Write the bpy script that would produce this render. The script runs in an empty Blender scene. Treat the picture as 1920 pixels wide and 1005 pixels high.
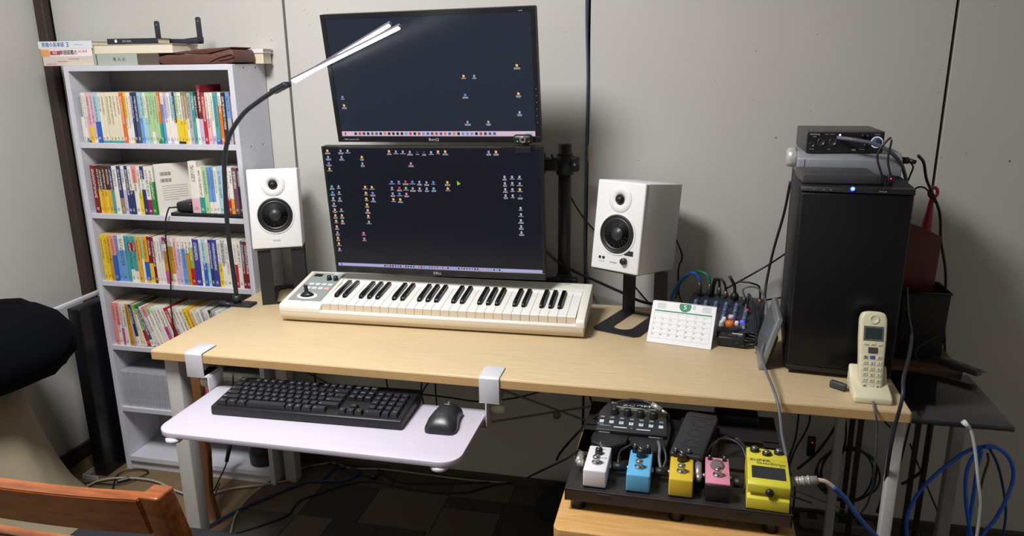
import bpy, bmesh, math, random
from mathutils import Vector, Matrix, Euler
random.seed(7)
C = bpy.context.scene.collection
S = bpy.context.scene
# ------------------------------------------------------------------ camera
CP = Vector((1.2505, -2.1435, 1.3298)); YAW, PITCH, ROLL, FPX = .225, .2653, -.0108, 1414.87
_f = Vector((-math.sin(YAW)*math.cos(PITCH), math.cos(YAW)*math.cos(PITCH), -math.sin(PITCH)))
_r = Vector((math.cos(YAW), math.sin(YAW), 0)); _u = _r.cross(_f)
CR = _r*math.cos(ROLL)+_u*math.sin(ROLL); CU = CR.cross(_f); CF = _f
cam = bpy.data.objects.new('camera', bpy.data.cameras.new('camera')); C.objects.link(cam)
cam.matrix_world = Matrix(((CR.x, CU.x, -CF.x, CP.x), (CR.y, CU.y, -CF.y, CP.y), (CR.z, CU.z, -CF.z, CP.z), (0, 0, 0, 1)))
cam.data.sensor_width = 36; cam.data.lens = 36*FPX/1920; cam.data.clip_start = .02
S.camera = cam
# ------------------------------------------------------------------ world, lights, exposure
w = bpy.data.worlds.new('world'); S.world = w; w.use_nodes = True
w.node_tree.nodes['Background'].inputs[0].default_value = (.75, .85, 1, 1)
w.node_tree.nodes['Background'].inputs[1].default_value = .08
LX, LY, LZ = .32, -1.3, 2.3
def area(name, loc, size, power, col, rot=(0, 0, 0), shape='DISK', size_y=None):
    l = bpy.data.lights.new(name, 'AREA'); l.shape = shape; l.size = size; l.energy = power; l.color = col
    if size_y: l.size_y = size_y
    o = bpy.data.objects.new(name, l); C.objects.link(o); o.location = loc; o.rotation_euler = rot
    return o
area('ceiling_lamp_light', (LX, LY, LZ), .58, 54, (1, .985, .965))
S.view_settings.view_transform = 'Standard'; S.view_settings.look = 'None'
S.view_settings.gamma = 1; S.view_settings.use_curve_mapping = False
S.view_settings.exposure = 0.0

def P(u, v, y=None, z=None, x=None):
    d = CF + CR*((u-960)/FPX) - CU*((v-502.5)/FPX)
    if y is not None: t = (y-CP.y)/d.y
    elif z is not None: t = (z-CP.z)/d.z
    else: t = (x-CP.x)/d.x
    return CP + d*t
# ------------------------------------------------------------------ materials
def lin(c):
    return tuple((v/12.92 if v <= .04045 else ((v+.055)/1.055)**2.4) for v in c)
def rgb(r, g, b): return lin((r/255, g/255, b/255))+(1,)
MC = {}
def M(name, c=(128, 128, 128), rough=.5, metal=0, emit=None, es=1, noise=0, nscale=40, bump=0, bscale=200, coat=0, alpha=1, trans=0, spec=.5, stretch=None, c2=None):
    if name in MC: return MC[name]
    m = bpy.data.materials.new(name); m.use_nodes = True; MC[name] = m
    nt = m.node_tree; b = nt.nodes['Principled BSDF']
    col = rgb(*c)
    b.inputs['Base Color'].default_value = col; b.inputs['Roughness'].default_value = rough; b.inputs['Metallic'].default_value = metal
    b.inputs['Coat Weight'].default_value = coat; b.inputs['Alpha'].default_value = alpha; b.inputs['Transmission Weight'].default_value = trans
    b.inputs['Specular IOR Level'].default_value = spec
    if emit: b.inputs['Emission Color'].default_value = rgb(*emit); b.inputs['Emission Strength'].default_value = es
    if noise or bump:
        tc = nt.nodes.new('ShaderNodeTexCoord'); mp = nt.nodes.new('ShaderNodeMapping'); nt.links.new(tc.outputs['Object'], mp.inputs[0])
        if stretch: mp.inputs['Scale'].default_value = stretch
    if noise:
        n = nt.nodes.new('ShaderNodeTexNoise'); n.inputs['Scale'].default_value = nscale; n.inputs['Detail'].default_value = 5
        nt.links.new(mp.outputs[0], n.inputs['Vector'])
        r = nt.nodes.new('ShaderNodeMapRange'); r.inputs[1].default_value = .3; r.inputs[2].default_value = .7; nt.links.new(n.outputs['Fac'], r.inputs[0])
        x = nt.nodes.new('ShaderNodeMix'); x.data_type = 'RGBA'
        k = 1-noise
        x.inputs[6].default_value = col; x.inputs[7].default_value = rgb(*c2) if c2 else (col[0]*k, col[1]*k, col[2]*k, 1)
        nt.links.new(r.outputs[0], x.inputs[0]); nt.links.new(x.outputs[2], b.inputs['Base Color'])
    if bump:
        n = nt.nodes.new('ShaderNodeTexNoise'); n.inputs['Scale'].default_value = bscale; nt.links.new(mp.outputs[0], n.inputs['Vector'])
        bp = nt.nodes.new('ShaderNodeBump'); bp.inputs['Strength'].default_value = bump; bp.inputs['Distance'].default_value = .002
        nt.links.new(n.outputs['Fac'], bp.inputs['Height']); nt.links.new(bp.outputs[0], b.inputs['Normal'])
    return m
def attr_mat(name, strength):
    m = bpy.data.materials.new(name); m.use_nodes = True; nt = m.node_tree; b = nt.nodes['Principled BSDF']
    a = nt.nodes.new('ShaderNodeAttribute'); a.attribute_name = 'col'
    b.inputs['Base Color'].default_value = (0, 0, 0, 1); b.inputs['Roughness'].default_value = .3
    nt.links.new(a.outputs['Color'], b.inputs['Emission Color']); b.inputs['Emission Strength'].default_value = strength
    return m
BLACK = M('black_plastic', (24, 25, 29), .42)
BLACKM = M('black_matte_metal', (27, 28, 33), .5, bump=.1, bscale=600)
CABLE = M('black_cable', (20, 21, 24), .5)
GCABLE = M('grey_cable', (92, 96, 106), .45)
CHROME = M('chrome', (200, 200, 205), .2, 1)
WHITEM = M('white_painted_steel', (206, 207, 216), .35, noise=.03, nscale=8)
SILVER = M('silver', (150, 154, 162), .35, .6)
LEGM = M('leg_paint', (185, 183, 182), .45, noise=.05, nscale=10)
# ------------------------------------------------------------------ mesh builder
class B:
    def __init__(s): s.bm = bmesh.new(); s.m = 0
    def _add(s, t, mi=None, smooth=False, mat=None):
        if mat: bmesh.ops.transform(t, matrix=mat, verts=t.verts)
        mp = {}
        for v in t.verts: mp[v] = s.bm.verts.new(v.co)
        for f in t.faces:
            try: g = s.bm.faces.new([mp[v] for v in f.verts])
            except ValueError: continue
            g.material_index = s.m if mi is None else mi; g.smooth = smooth
        t.free(); return s
    def box(s, x0, x1, y0, y1, z0, z1, bev=0, seg=2, mi=None, mat=None, top=None):
        t = bmesh.new()
        vs = [t.verts.new(c) for c in [(x0, y0, z0), (x1, y0, z0), (x1, y1, z0), (x0, y1, z0), (x0, y0, z1), (x1, y0, z1), (x1, y1, z1), (x0, y1, z1)]]
        if top:   # inset of the top: (dx0,dx1,dy0,dy1)
            for v, (a, b_) in zip(vs[4:], [(top[0], top[2]), (-top[1], top[2]), (-top[1], -top[3]), (top[0], -top[3])]): v.co.x += a; v.co.y += b_
        for f in [(0, 3, 2, 1), (4, 5, 6, 7), (0, 1, 5, 4), (1, 2, 6, 5), (2, 3, 7, 6), (3, 0, 4, 7)]: t.faces.new([vs[i] for i in f])
        if bev: bmesh.ops.bevel(t, geom=list(t.edges), offset=bev, segments=seg, profile=.5, affect='EDGES', clamp_overlap=True)
        return s._add(t, mi, bev > 0 and seg > 1, mat)
    def prism(s, pts, h0, h1, axis='z', bev=0, mi=None, mat=None, seg=2):
        t = bmesh.new()
        def mk(p, h): return {'z': (p[0], p[1], h), 'y': (p[0], h, p[1]), 'x': (h, p[0], p[1])}[axis]
        a = [t.verts.new(mk(p, h0)) for p in pts]; b = [t.verts.new(mk(p, h1)) for p in pts]
        n = len(pts)
        t.faces.new(a[::-1]); t.faces.new(b)
        for i in range(n): t.faces.new((a[i], a[(i+1) % n], b[(i+1) % n], b[i]))
        bmesh.ops.recalc_face_normals(t, faces=t.faces)
        if bev:
            es = [e for e in t.edges if any(len(f.verts) == n and n > 4 or True for f in e.link_faces)]
            bmesh.ops.bevel(t, geom=es, offset=bev, segments=seg, profile=.5, affect='EDGES', clamp_overlap=True)
        return s._add(t, mi, bev > 0 and seg > 1, mat)
    def lathe(s, prof, seg=24, mat=None, mi=None, smooth=True):   # prof (r,z) around z
        t = bmesh.new(); rings = []
        for r, z in prof:
            if r < 1e-6: rings.append([t.verts.new((0, 0, z))])
            else: rings.append([t.verts.new((r*math.cos(2*math.pi*i/seg), r*math.sin(2*math.pi*i/seg), z)) for i in range(seg)])
        for a, b in zip(rings, rings[1:]):
            for i in range(seg):
                j = (i+1) % seg
                if len(a) == 1 and len(b) == 1: continue
                if len(a) == 1: t.faces.new((a[0], b[i], b[j]))
                elif len(b) == 1: t.faces.new((a[i], a[j], b[0]))
                else: t.faces.new((a[i], a[j], b[j], b[i]))
        if len(rings[0]) > 1: t.faces.new(rings[0][::-1])
        if len(rings[-1]) > 1: t.faces.new(rings[-1])
        bmesh.ops.recalc_face_normals(t, faces=t.faces)
        return s._add(t, mi, smooth, mat)
    def cyl(s, p0, p1, r, r1=None, seg=16, mi=None, smooth=True):
        p0 = Vector(p0); p1 = Vector(p1); d = p1-p0; q = d.to_track_quat('Z', 'Y').to_matrix().to_4x4()
        return s.lathe([(r, 0), (r if r1 is None else r1, d.length)], seg, Matrix.Translation(p0) @ q, mi, smooth)
    def tube(s, pts, r, seg=8, mi=None, closed=False, radii=None):
        t = bmesh.new(); pts = [Vector(p) for p in pts]; n = len(pts); rings = []
        up = Vector((0, 0, 1)); tan = (pts[1]-pts[0]).normalized()
        if abs(tan.dot(up)) > .95: up = Vector((1, 0, 0))
        nrm = (up-tan*up.dot(tan)).normalized()
        for i, p in enumerate(pts):
            a = pts[max(i-1, 0)]; b = pts[min(i+1, n-1)]; tan = (b-a).normalized()
            nrm = (nrm-tan*nrm.dot(tan)); nrm = nrm.normalized() if nrm.length > 1e-6 else tan.orthogonal().normalized()
            bi = tan.cross(nrm); rr = radii[i] if radii else r
            rings.append([t.verts.new(p+(nrm*math.cos(2*math.pi*k/seg)+bi*math.sin(2*math.pi*k/seg))*rr) for k in range(seg)])
        for a, b in zip(rings, rings[1:]):
            for k in range(seg): t.faces.new((a[k], a[(k+1) % seg], b[(k+1) % seg], b[k]))
        t.faces.new(rings[0][::-1]); t.faces.new(rings[-1])
        return s._add(t, mi, True)
    def quad(s, pts, mi=None):
        t = bmesh.new(); t.faces.new([t.verts.new(p) for p in pts]); return s._add(t, mi)
    def text(s, st, size, mat=None, mi=None, ext=.0001, sx=1, align='CENTER'):
        vs, fs = text_geo(st, ext/size, align); t = bmesh.new()
        vv = [t.verts.new((v[0]*size*sx, v[1]*size, v[2]*size)) for v in vs]
        for f in fs:
            try: t.faces.new([vv[i] for i in f])
            except ValueError: pass
        return s._add(t, mi, False, mat)
    def mesh(s, name, mats):
        me = bpy.data.meshes.new(name); s.bm.to_mesh(me); s.bm.free()
        for m in (mats if isinstance(mats, (list, tuple)) else [mats]): me.materials.append(m)
        return me
    def build(s, name, mats, parent=None, loc=(0, 0, 0), rot=(0, 0, 0)):
        return link(name, s.mesh(name, mats), parent, loc, rot)
TG = {}
def text_geo(st, ext, align):
    k = (st, round(ext, 3), align)
    if k not in TG:
        cu = bpy.data.curves.new('t', 'FONT'); cu.body = st; cu.size = 1; cu.align_x = align; cu.align_y = 'CENTER'; cu.extrude = ext; cu.resolution_u = 2
        o = bpy.data.objects.new('t', cu); me = o.to_mesh()
        TG[k] = ([tuple(v.co) for v in me.vertices], [tuple(p.vertices) for p in me.polygons])
        o.to_mesh_clear(); bpy.data.objects.remove(o); bpy.data.curves.remove(cu)
    return TG[k]
def link(name, data, parent=None, loc=(0, 0, 0), rot=(0, 0, 0)):
    o = bpy.data.objects.new(name, data); C.objects.link(o); o.parent = parent; o.location = loc; o.rotation_euler = rot
    return o
def tag(o, label, cat, group=None, kind=None):
    o['label'] = label; o['category'] = cat
    if group: o['group'] = group
    if kind: o['kind'] = kind
    return o
def thing(name, label, cat, loc=(0, 0, 0), rot=(0, 0, 0), group=None):
    return tag(link(name, None, None, loc, rot), label, cat, group)
def struct(o, label=None):
    o['kind'] = 'structure'
    if label: o['label'] = label
    return o
def T(x, y, z, rx=0, ry=0, rz=0): return Matrix.Translation((x, y, z)) @ Euler((rx, ry, rz)).to_matrix().to_4x4()
FR = math.pi/2     # turns the xy plane so that it faces -y
def spline(pts, n=8):
    pts = [Vector(p) for p in pts]
    if len(pts) < 3: return pts
    q = [pts[0]*2-pts[1]]+pts+[pts[-1]*2-pts[-2]]; out = []
    for i in range(1, len(q)-2):
        for k in range(n):
            t = k/n; a, b, c, d = q[i-1:i+3]
            out.append(.5*((2*b)+(c-a)*t+(2*a-5*b+4*c-d)*t*t+(-a+3*b-3*c+d)*t**3))
    out.append(pts[-1]); return out
def cable(pts, r, mat, label, name='cable', cat='cable', n=8, group=None):
    b = B(); b.tube(spline(pts, n), r, 8)
    return tag(b.build(name, mat), label, cat, group)
def disc_mat(x, y, z, yawz=0): return T(x, y, z, FR, 0, yawz)

ZD = .6617; DT = .025; DW = 1.710; YF = -.655; YB = -.0854; XL = -.77
# ================================================================== ROOM
WALL = M('wall_panel_paint', (196, 194, 190), .75, noise=.05, nscale=3, bump=.08, bscale=60)
JOINT = M('panel_joint_dark', (28, 30, 38), .7)
WOODDK = M('dark_brown_post', (64, 50, 44), .6, noise=.3, nscale=12, stretch=(1, 1, .1))
WH = 2.4; XR = 2.9; YR = -3.4
wb = struct(B().box(XL-.1, XR+.1, .02, .1, 0, WH).build('wall_back', JOINT))
xs = [XL+.035, .077, .982, 1.887, 2.792, XR]
for a, b_ in zip(xs, xs[1:]):
    B().box(a+.004, b_-.004, 0, .02, 0, WH, .001, 1).build('wall_panel', WALL, wb)
# small scuffs and tape on the wall
SC = M('wall_scuff', (120, 114, 108), .8)
for (u, v, rr) in [(508, 75, .0016), (511, 77, .0014), (614, 18, .0012), (1455, 258, .0022), (1893, 302, .003), (481, 66, .001), (552, 563, .002), (1765, 295, .0016), (1060, 60, .0012)]:
    p = P(u, v, y=0); b = B(); b.lathe([(rr, 0), (rr*.7, .0006)], 8, T(p.x, 0, p.z, FR)); b.build('scuff', SC, wb)
rs_ = random.Random(11)
for i in range(34):
    u, v = rs_.uniform(1010, 1900), rs_.uniform(5, 330)
    if rs_.random() < .3: u, v = rs_.uniform(570, 605), rs_.uniform(10, 520)
    p = P(u, v, y=0)
    if min(abs(p.x-x_) for x_ in xs) < .01: continue
    rr = rs_.uniform(.0007, .0017); b = B(); b.lathe([(rr, 0), (rr*.7, .0005)], 7, T(p.x, 0, p.z, FR) @ Matrix.Diagonal((1, rs_.uniform(.5, 1), 1, 1))); b.build('scuff', SC, wb)
p = P(1099, 287, y=0); B().box(p.x-.019, p.x+.019, -.0006, -.0001, p.z-.022, p.z+.022).build('tape', M('old_tape', (186, 180, 168), .35), wb)
wl = struct(B().box(XL-.08, XL, YR, 0, 0, WH).build('wall_left', WALL))
struct(B().box(XR, XR+.08, YR, 0, 0, WH).build('wall_right', WALL))
struct(B().box(XL-.08, XR+.08, YR-.08, YR, 0, WH).build('wall_rear', WALL))
struct(B().box(XL-.1, XR+.1, YR-.1, .1, WH, WH+.06).build('ceiling', M('ceiling_board', (190, 186, 178), .8)))
struct(B().box(XL+.0005, XL+.034, -.03, -.0005, 0, WH, .002, 1).build('trim_1', WOODDK), 'dark brown corner post')
struct(B().box(XL+.0005, XL+.014, YR+.01, -.032, 0, .055, .002, 1).build('baseboard_left', WOODDK))
struct(B().box(XL+.036, XR-.001, -.012, -.0005, 0, .03, .002, 1).build('baseboard_back', M('baseboard_dark', (70, 62, 52), .6)))
fl = struct(B().box(XL-.1, XR+.1, YR-.1, .1, -.06, 0).build('floor', M('floor_brown', (124, 103, 74), .7, noise=.25, nscale=30, bump=.2, bscale=300, stretch=(1, .15, 1))))
TL = M('carpet_light', (98, 88, 76), .95, noise=.12, nscale=300, bump=.4, bscale=900)
TD = M('carpet_dark', (66, 60, 55), .95, noise=.3, nscale=250, bump=.4, bscale=900)
TM = M('carpet_mid', (80, 73, 64), .95, noise=.2, nscale=300, bump=.4, bscale=900)
def tile(x0, x1, y0, y1, m): B().box(x0+.0008, x1-.0008, y0+.0008, y1-.0008, 0, .005, .001, 1).build('carpet_tile', m, fl)
rowA = [(-.03, .15, TL), (.15, .344, TD), (.344, .575, TL), (.76, .95, TD), (.95, 1.15, TL), (1.15, 1.35, TD), (1.35, 1.55, TL), (1.55, 1.75, TD), (1.75, 1.95, TM), (1.95, 2.15, TD)]
for a, b_, m in rowA: tile(a, b_, -.312, -.12, m)
tile(.575, .76, -.184, -.12, TD); tile(.575, .76, -.312, -.184, TL)
for i in range(11): tile(-.03+.2*i, .17+.2*i, -.12, -.013, TM if i % 3 else TL)
for a, b_, m in [(-.03, .148, TM), (.148, .27, TL), (.27, .42, TD), (.42, .566, TD), (.566, .76, TL), (.76, .95, TD), (.95, 1.15, TL), (1.15, 1.35, TM), (1.35, 1.55, TD), (1.55, 1.75, TL), (1.75, 1.95, TD), (1.95, 2.15, TM)]: tile(a, b_, -.5, -.312, m)
for j in range(10):
    for i in range(11): tile(-.03+.2*i, .17+.2*i, -.7-.2*j, -.5-.2*j, [TL, TD, TM, TD, TL][(i*3+j*2) % 5])
# ceiling lamp (above and behind the camera)
t = thing('ceiling_lamp', 'round white ceiling lamp above the desk chair', 'lamp', (LX, LY, WH))
B().lathe([(.08, 0), (.25, -.01), (.28, -.04), (.24, -.09), (.2, -.095)], 32).build('lamp_housing', M('lamp_cover', (240, 238, 230), .5), t)

# ================================================================== DESK
WOODT = M('pale_maple_laminate', (204, 184, 150), .42, noise=.10, nscale=14, stretch=(1, 14, 1), c2=(197, 173, 134), bump=.03, bscale=80)
WOODE = M('maple_edge_band', (196, 160, 110), .5, noise=.1, nscale=10, stretch=(1, 10, 1))
desk = thing('desk', 'long pale wood desk with grey metal legs standing against the wall', 'desk', (0, YF, 0))
dd = YB-YF
B().box(0, DW, 0, dd, ZD-DT, ZD, .003, 2).build('desktop', WOODT, desk)
b = B(); b.box(.002, DW-.002, -.0015, .001, ZD-DT+.002, ZD-.003, .0008, 1); b.box(DW-.001, DW+.0015, .002, dd-.002, ZD-DT+.002, ZD-.003, .0008, 1)
b.build('edge_band', WOODE, desk)
for lx, lw in ((.018, .04), (DW-.024, .023)):
    for ly in (.02, dd-.06):
        B().box(lx, lx+lw, ly, ly+lw, 0, ZD-DT, .003, 2).build('leg', LEGM, desk)
B().box(.058, DW-.058, dd-.05, dd-.03, ZD-DT-.03, ZD-DT, .002, 1).build('apron', LEGM, desk)
BRM = M('brace_metal', (120, 116, 110), .5, .3)
yb2 = dd-.024
for (z0, z1) in ((.095, .52), (.59, .115)):
    b = B(); b.tube([(.058, yb2+(.004 if z0 < .3 else -.004), z0), (DW-.058, yb2+(.004 if z0 < .3 else -.004), z1)], .0035, 6); b.build('cross_brace', BRM, desk)
B().lathe([(.012, 0), (.012, .006), (.005, .01)], 12, T(.92, yb2-.012, .322, FR)).build('brace_bolt', BRM, desk)

# ================================================================== BOOKCASE
BX0, BX1, BD, BH, BT = -.562, .0, .176, 1.335, .016
WB = M('white_woodgrain_board', (204, 205, 216), .5, noise=.05, nscale=20, stretch=(1, 1, 8))
bc = thing('bookcase', 'tall narrow white bookcase full of paperbacks left of the desk', 'bookcase', (BX0, -BD, 0))
bw = BX1-BX0
for sx in (0, bw-BT): B().box(sx, sx+BT, 0, BD-.004, 0, BH, .0008, 1).build('side_panel', WB, bc)
B().box(BT, bw-BT, 0, BD-.004, BH-BT, BH, .0008, 1).build('top_panel', WB, bc)
B().box(BT, bw-BT, BD-.01, BD-.004, .02, BH-BT).build('back_panel', M('grey_back_board', (150, 148, 150), .6), bc)
SZ = [1.109, .891, .672, .453, .233]
for z in SZ: B().box(BT+.0005, bw-BT-.0005, .002, BD-.012, z-BT, z, .0008, 1).build('shelf', WB, bc)
B().box(BT+.0005, bw-BT-.0005, .002, BD-.012, .032, .05, .0008, 1).build('shelf', WB, bc)
B().box(BT+.0005, bw-BT-.0005, .012, .024, 0, .031, .0008, 1).build('plinth', WB, bc)
for zz in (1.325, 1.1, .885, .665):
    for yy in (.055, .12):
        b = B(); b.lathe([(.003, 0), (.002, .0006)], 8, T(bw, yy, zz, 0, FR, 0)); b.build('screw', M('screw_grey', (110, 110, 118), .4, .6), bc)

# ---- books
def book_mat(c, key):
    n = 'cover_'+key
    if n in MC: return MC[n]
    m = M(n, c, .42); nt = m.node_tree; bs = nt.nodes['Principled BSDF']
    uv = nt.nodes.new('ShaderNodeUVMap'); sp = nt.nodes.new('ShaderNodeSeparateXYZ'); nt.links.new(uv.outputs[0], sp.inputs[0])
    oi = nt.nodes.new('ShaderNodeObjectInfo')
    def mth(op, a, b_, c_=None):
        k = nt.nodes.new('ShaderNodeMath'); k.operation = op
        for i, v in enumerate((a, b_, c_)):
            if v is None: continue
            if isinstance(v, (int, float)): k.inputs[i].default_value = v
            else: nt.links.new(v, k.inputs[i])
        return k.outputs[0]
    cx = nt.nodes.new('ShaderNodeCombineXYZ')
    nt.links.new(mth('MULTIPLY', sp.outputs[0], 4.0), cx.inputs[0]); nt.links.new(mth('MULTIPLY', sp.outputs[1], 70), cx.inputs[1])
    nt.links.new(mth('MULTIPLY', oi.outputs['Random'], 97), cx.inputs[2])
    ns = nt.nodes.new('ShaderNodeTexNoise'); ns.inputs['Scale'].default_value = 1.3; ns.inputs['Detail'].default_value = 1; nt.links.new(cx.outputs[0], ns.inputs['Vector'])
    g = mth('GREATER_THAN', ns.outputs['Fac'], .5)
    cen = mth('LESS_THAN', mth('ABSOLUTE', mth('SUBTRACT', sp.outputs[0], .5), 0), .24)
    # text block length varies with the book
    hi = mth('LESS_THAN', sp.outputs[1], .93); lo = mth('GREATER_THAN', sp.outputs[1], mth('MULTIPLY_ADD', oi.outputs['Random'], .35, .28))
    pub = mth('MULTIPLY', mth('LESS_THAN', sp.outputs[1], .12), mth('GREATER_THAN', sp.outputs[1], .06))
    f = mth('MULTIPLY', mth('MULTIPLY', g, cen), mth('MAXIMUM', mth('MULTIPLY', hi, lo), pub))
    f = mth('MULTIPLY', f, .75)
    x = nt.nodes.new('ShaderNodeMix'); x.data_type = 'RGBA'; nt.links.new(f, x.inputs[0])
    x.inputs[6].default_value = rgb(*c); lum = sum(c)/3
    x.inputs[7].default_value = rgb(50, 48, 52) if lum > 125 else rgb(225, 222, 215)
    nt.links.new(x.outputs[2], bs.inputs['Base Color'])
    return m
COL = dict(w=(226, 222, 214), c=(224, 214, 190), p=(222, 176, 190), s=(226, 140, 140), P=(196, 84, 142), r=(176, 34, 44), R=(120, 26, 38), o=(214, 110, 44), y=(226, 196, 46), Y=(222, 164, 48), O=(196, 140, 40),
           g=(168, 200, 150), G=(44, 128, 56), t=(74, 156, 160), T=(34, 150, 136), b=(104, 152, 210), B=(40, 96, 180), l=(160, 200, 216), n=(38, 52, 104), N=(54, 62, 150), k=(36, 36, 42), v=(190, 180, 214), m=(132, 34, 78), e=(146, 126, 90), a=(168, 172, 176), d=(72, 84, 104), u=(150, 190, 196), z=(110, 70, 90), q=(72, 40, 32), L=(150, 160, 60))
CN = dict(w='white', c='cream', p='pale pink', s='salmon pink', P='magenta', r='red', R='dark red', o='orange', y='yellow', Y='golden yellow', O='ochre', g='light green', G='green', t='teal', T='sea green', b='light blue', B='blue', l='pale blue', n='navy', N='indigo blue', k='black', v='lavender', m='maroon', e='olive brown', a='light grey', d='slate', u='pale teal', z='mauve', q='dark brown', L='olive green')
PAGES = M('book_pages', (222, 214, 196), .8, noise=.1, nscale=300)
def book(t, h, d, spec, loc, rot, label, group, name='book'):
    """spec: list of (colour key, fraction of height) from the top."""
    b = B(); keys = []
    for k, _ in spec:
        if k not in keys: keys.append(k)
    bm = b.bm; uvl = bm.loops.layers.uv.new('UVMap')
    th = .0006
    z1 = h
    tot = sum(f for _, f in spec)
    for k, f in spec:
        z0 = max(0, z1-h*f/tot); mi = keys.index(k)
        # rounded spine section
        pts = [(0, th*2), (t*.12, 0), (t*.88, 0), (t, th*2)]
        lo = [bm.verts.new((x, y, z0)) for x, y in pts]; hi = [bm.verts.new((x, y, z1)) for x, y in pts]
        for i in range(3):
            fc = bm.faces.new((lo[i], lo[i+1], hi[i+1], hi[i])); fc.material_index = mi; fc.smooth = False
            us = [p[0]/t for p in pts]
            for lp, (uu, vv) in zip(fc.loops, ((us[i], z0/h), (us[i+1], z0/h), (us[i+1], z1/h), (us[i], z1/h))): lp[uvl].uv = (uu, vv)
        for x in (0, t-th):
            vs = [bm.verts.new(c) for c in [(x, th*2, z0), (x+th, th*2, z0), (x+th, d, z0), (x, d, z0), (x, th*2, z1), (x+th, th*2, z1), (x+th, d, z1), (x, d, z1)]]
            for q in [(0, 3, 2, 1), (4, 5, 6, 7), (1, 2, 6, 5), (2, 3, 7, 6), (3, 0, 4, 7)]:
                fc = bm.faces.new([vs[i] for i in q]); fc.material_index = mi
                for lp in fc.loops: lp[uvl].uv = (0, 0)
        z1 = z0
    o = b.build(name, [book_mat(COL[k], k) for k in keys], None, loc, rot)
    tag(o, label, 'book', group)
    B().box(th, t-th, th*2, d-.002, .0005, h-.0012).build('pages', PAGES, o)
    return o
ORD = ['first', 'second', 'third', 'fourth', 'fifth', 'sixth', 'seventh', 'eighth', 'ninth', 'tenth', 'eleventh', 'twelfth', 'thirteenth', 'fourteenth', 'fifteenth', 'sixteenth', 'seventeenth', 'eighteenth', 'nineteenth', 'twentieth']
def ordn(i):
    if i < 20: return ORD[i]
    tens = {2: 'twenty', 3: 'thirty', 4: 'forty', 5: 'fifty'}
    n = i+1; a, b_ = divmod(n, 10)
    if b_ == 0: return {2: 'twentieth', 3: 'thirtieth', 4: 'fortieth'}[a]
    return tens[a]+'-'+ORD[b_-1]
def parse(s):
    out = []
    for tok in s.split():
        wd = 1.0; hh = 1.0; lean = None
        if ':' in tok: tok, ex = tok.split(':'); ex = ex.split(','); wd = float(ex[0]) if ex[0] else 1.0; hh = float(ex[1]) if len(ex) > 1 and ex[1] else 1.0
        sp = []
        for k in tok.split('/'):
            sp.append((k[0], float(k[1:]) if len(k) > 1 else 1.0))
        out.append((wd, hh, sp))
    return out
def desc(sp):
    ks = []
    for k, f in sp:
        if not ks or ks[-1][0] != k: ks.append((k, f))
    if len(ks) == 1: return CN[ks[0][0]]+' paperback'
    if len(ks) == 2: return '%s paperback with %s lower band' % (CN[ks[0][0]], CN[ks[1][0]])
    return '%s, %s and %s banded paperback' % (CN[ks[0][0]], CN[ks[1][0]], CN[ks[2][0]])
def row(s, x0, x1, z, shelfname, h=.148, d=.105, y=-.168, lean=lambda i, n: 0, group=None, frm='left'):
    L_ = parse(s); n = len(L_); ww = [w_/math.cos(lean(i, n)) for i, (w_, _, _) in enumerate(L_)]; sc = (x1-x0)/sum(ww); x = x0
    for i, (w_, hh, sp) in enumerate(L_):
        a = lean(i, n); t = w_*sc-.0003
        book(t, h*hh*(1+random.uniform(-.006, .006)), d, sp, (x, y+random.uniform(0, .004), z+.0004), (0, -a, 0),
             '%s, %s from %s, %s' % (desc(sp), ordn(i), frm, shelfname), group or 'paperbacks on '+shelfname)
        x += ww[i]*sc
def px_x(u, z, y=-.168):   # world x where image column u meets the shelf line
    lo = P(u, 0, y=y)
    best = None
    a, b_ = 0, 1005
    for _ in range(30):
        m_ = (a+b_)/2
        if P(u, m_, y=y).z > z: a = m_
        else: b_ = m_
    return P(u, a, y=y).x
row('a/w/g.1:1 w/t.1:.6 w/p/r.1:.5 p/y.5:1.1 p/w.1:1 l1.2/B.9:1.3 w/t.05:1 c/t.05:1.1 c/t.05:1.2 c/t.05:1.1 c/t.05:1 c/t.05:1 o:1 y/w:.8 w:.8 w/y.1:.6 n:.8 n/d:1 l/b:.9 u/l:.8 w/l:.7 g:.8 g/w.3:.8 g:.8 g/G.1:.8 o1.2/T.8:.8 w.3/b:.8 v/w:1 w/v.1:.8 l/w:.8 n1.3/w.9:.6 g/y.9/k.1:.9 w1.2/y.9/k.1:.9 e/y.9:.9 e/w:.7 a:1 T.5/t:1 k/w:.9 R1.2/v.9:1,1.14 r:1.1 w/p:1.1 w/v.2:1 t/B.1:1.2 w.4/o1.2:1 k:1.1 b/a:1.1 R/z:.9',
    px_x(158, SZ[0]), min(px_x(446, SZ[0]), -.0175), SZ[0], 'top shelf')
row('R:1.3 q/y:.8 q/Y:.9 q/y:.8 q/Y:.9 n/t:.8 w:1.2 n1.4/e.7/:1'.replace('/:', ':')+' w/v:.9 n:1 w/n:.9 s.8/w1.5:1.1 w1.2/y1:1 n.5/w.4/n1:.9 w1.5/m.7:1.3 w.7/G1.6:1.1',
    px_x(180, SZ[1]), px_x(296, SZ[1]), SZ[1], 'second shelf left half')
# big white book turned so that its back cover shows
bk = book(.014, .155, .106, [('w', 1)], (px_x(297, SZ[1])+.001, -.166, SZ[1]+.0004), (0, 0, -math.radians(38)), 'white book turned sideways showing barcodes on its back cover, second shelf', 'paperbacks on the second shelf')
b = B()
for zz in (.125, .105):
    for i in range(9): b.box(.0141, .0143, .014+i*.0035, .0155+i*.0035+(.0006 if i % 3 else 0), zz-.005, zz+.006)
for i in range(7): b.box(.0141, .0143, .016, .09-(.03 if i == 6 else 0), .088-i*.007, .0888-i*.007)
b.build('back_cover_print', M('print_dark', (70, 68, 74), .6), bk)
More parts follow.
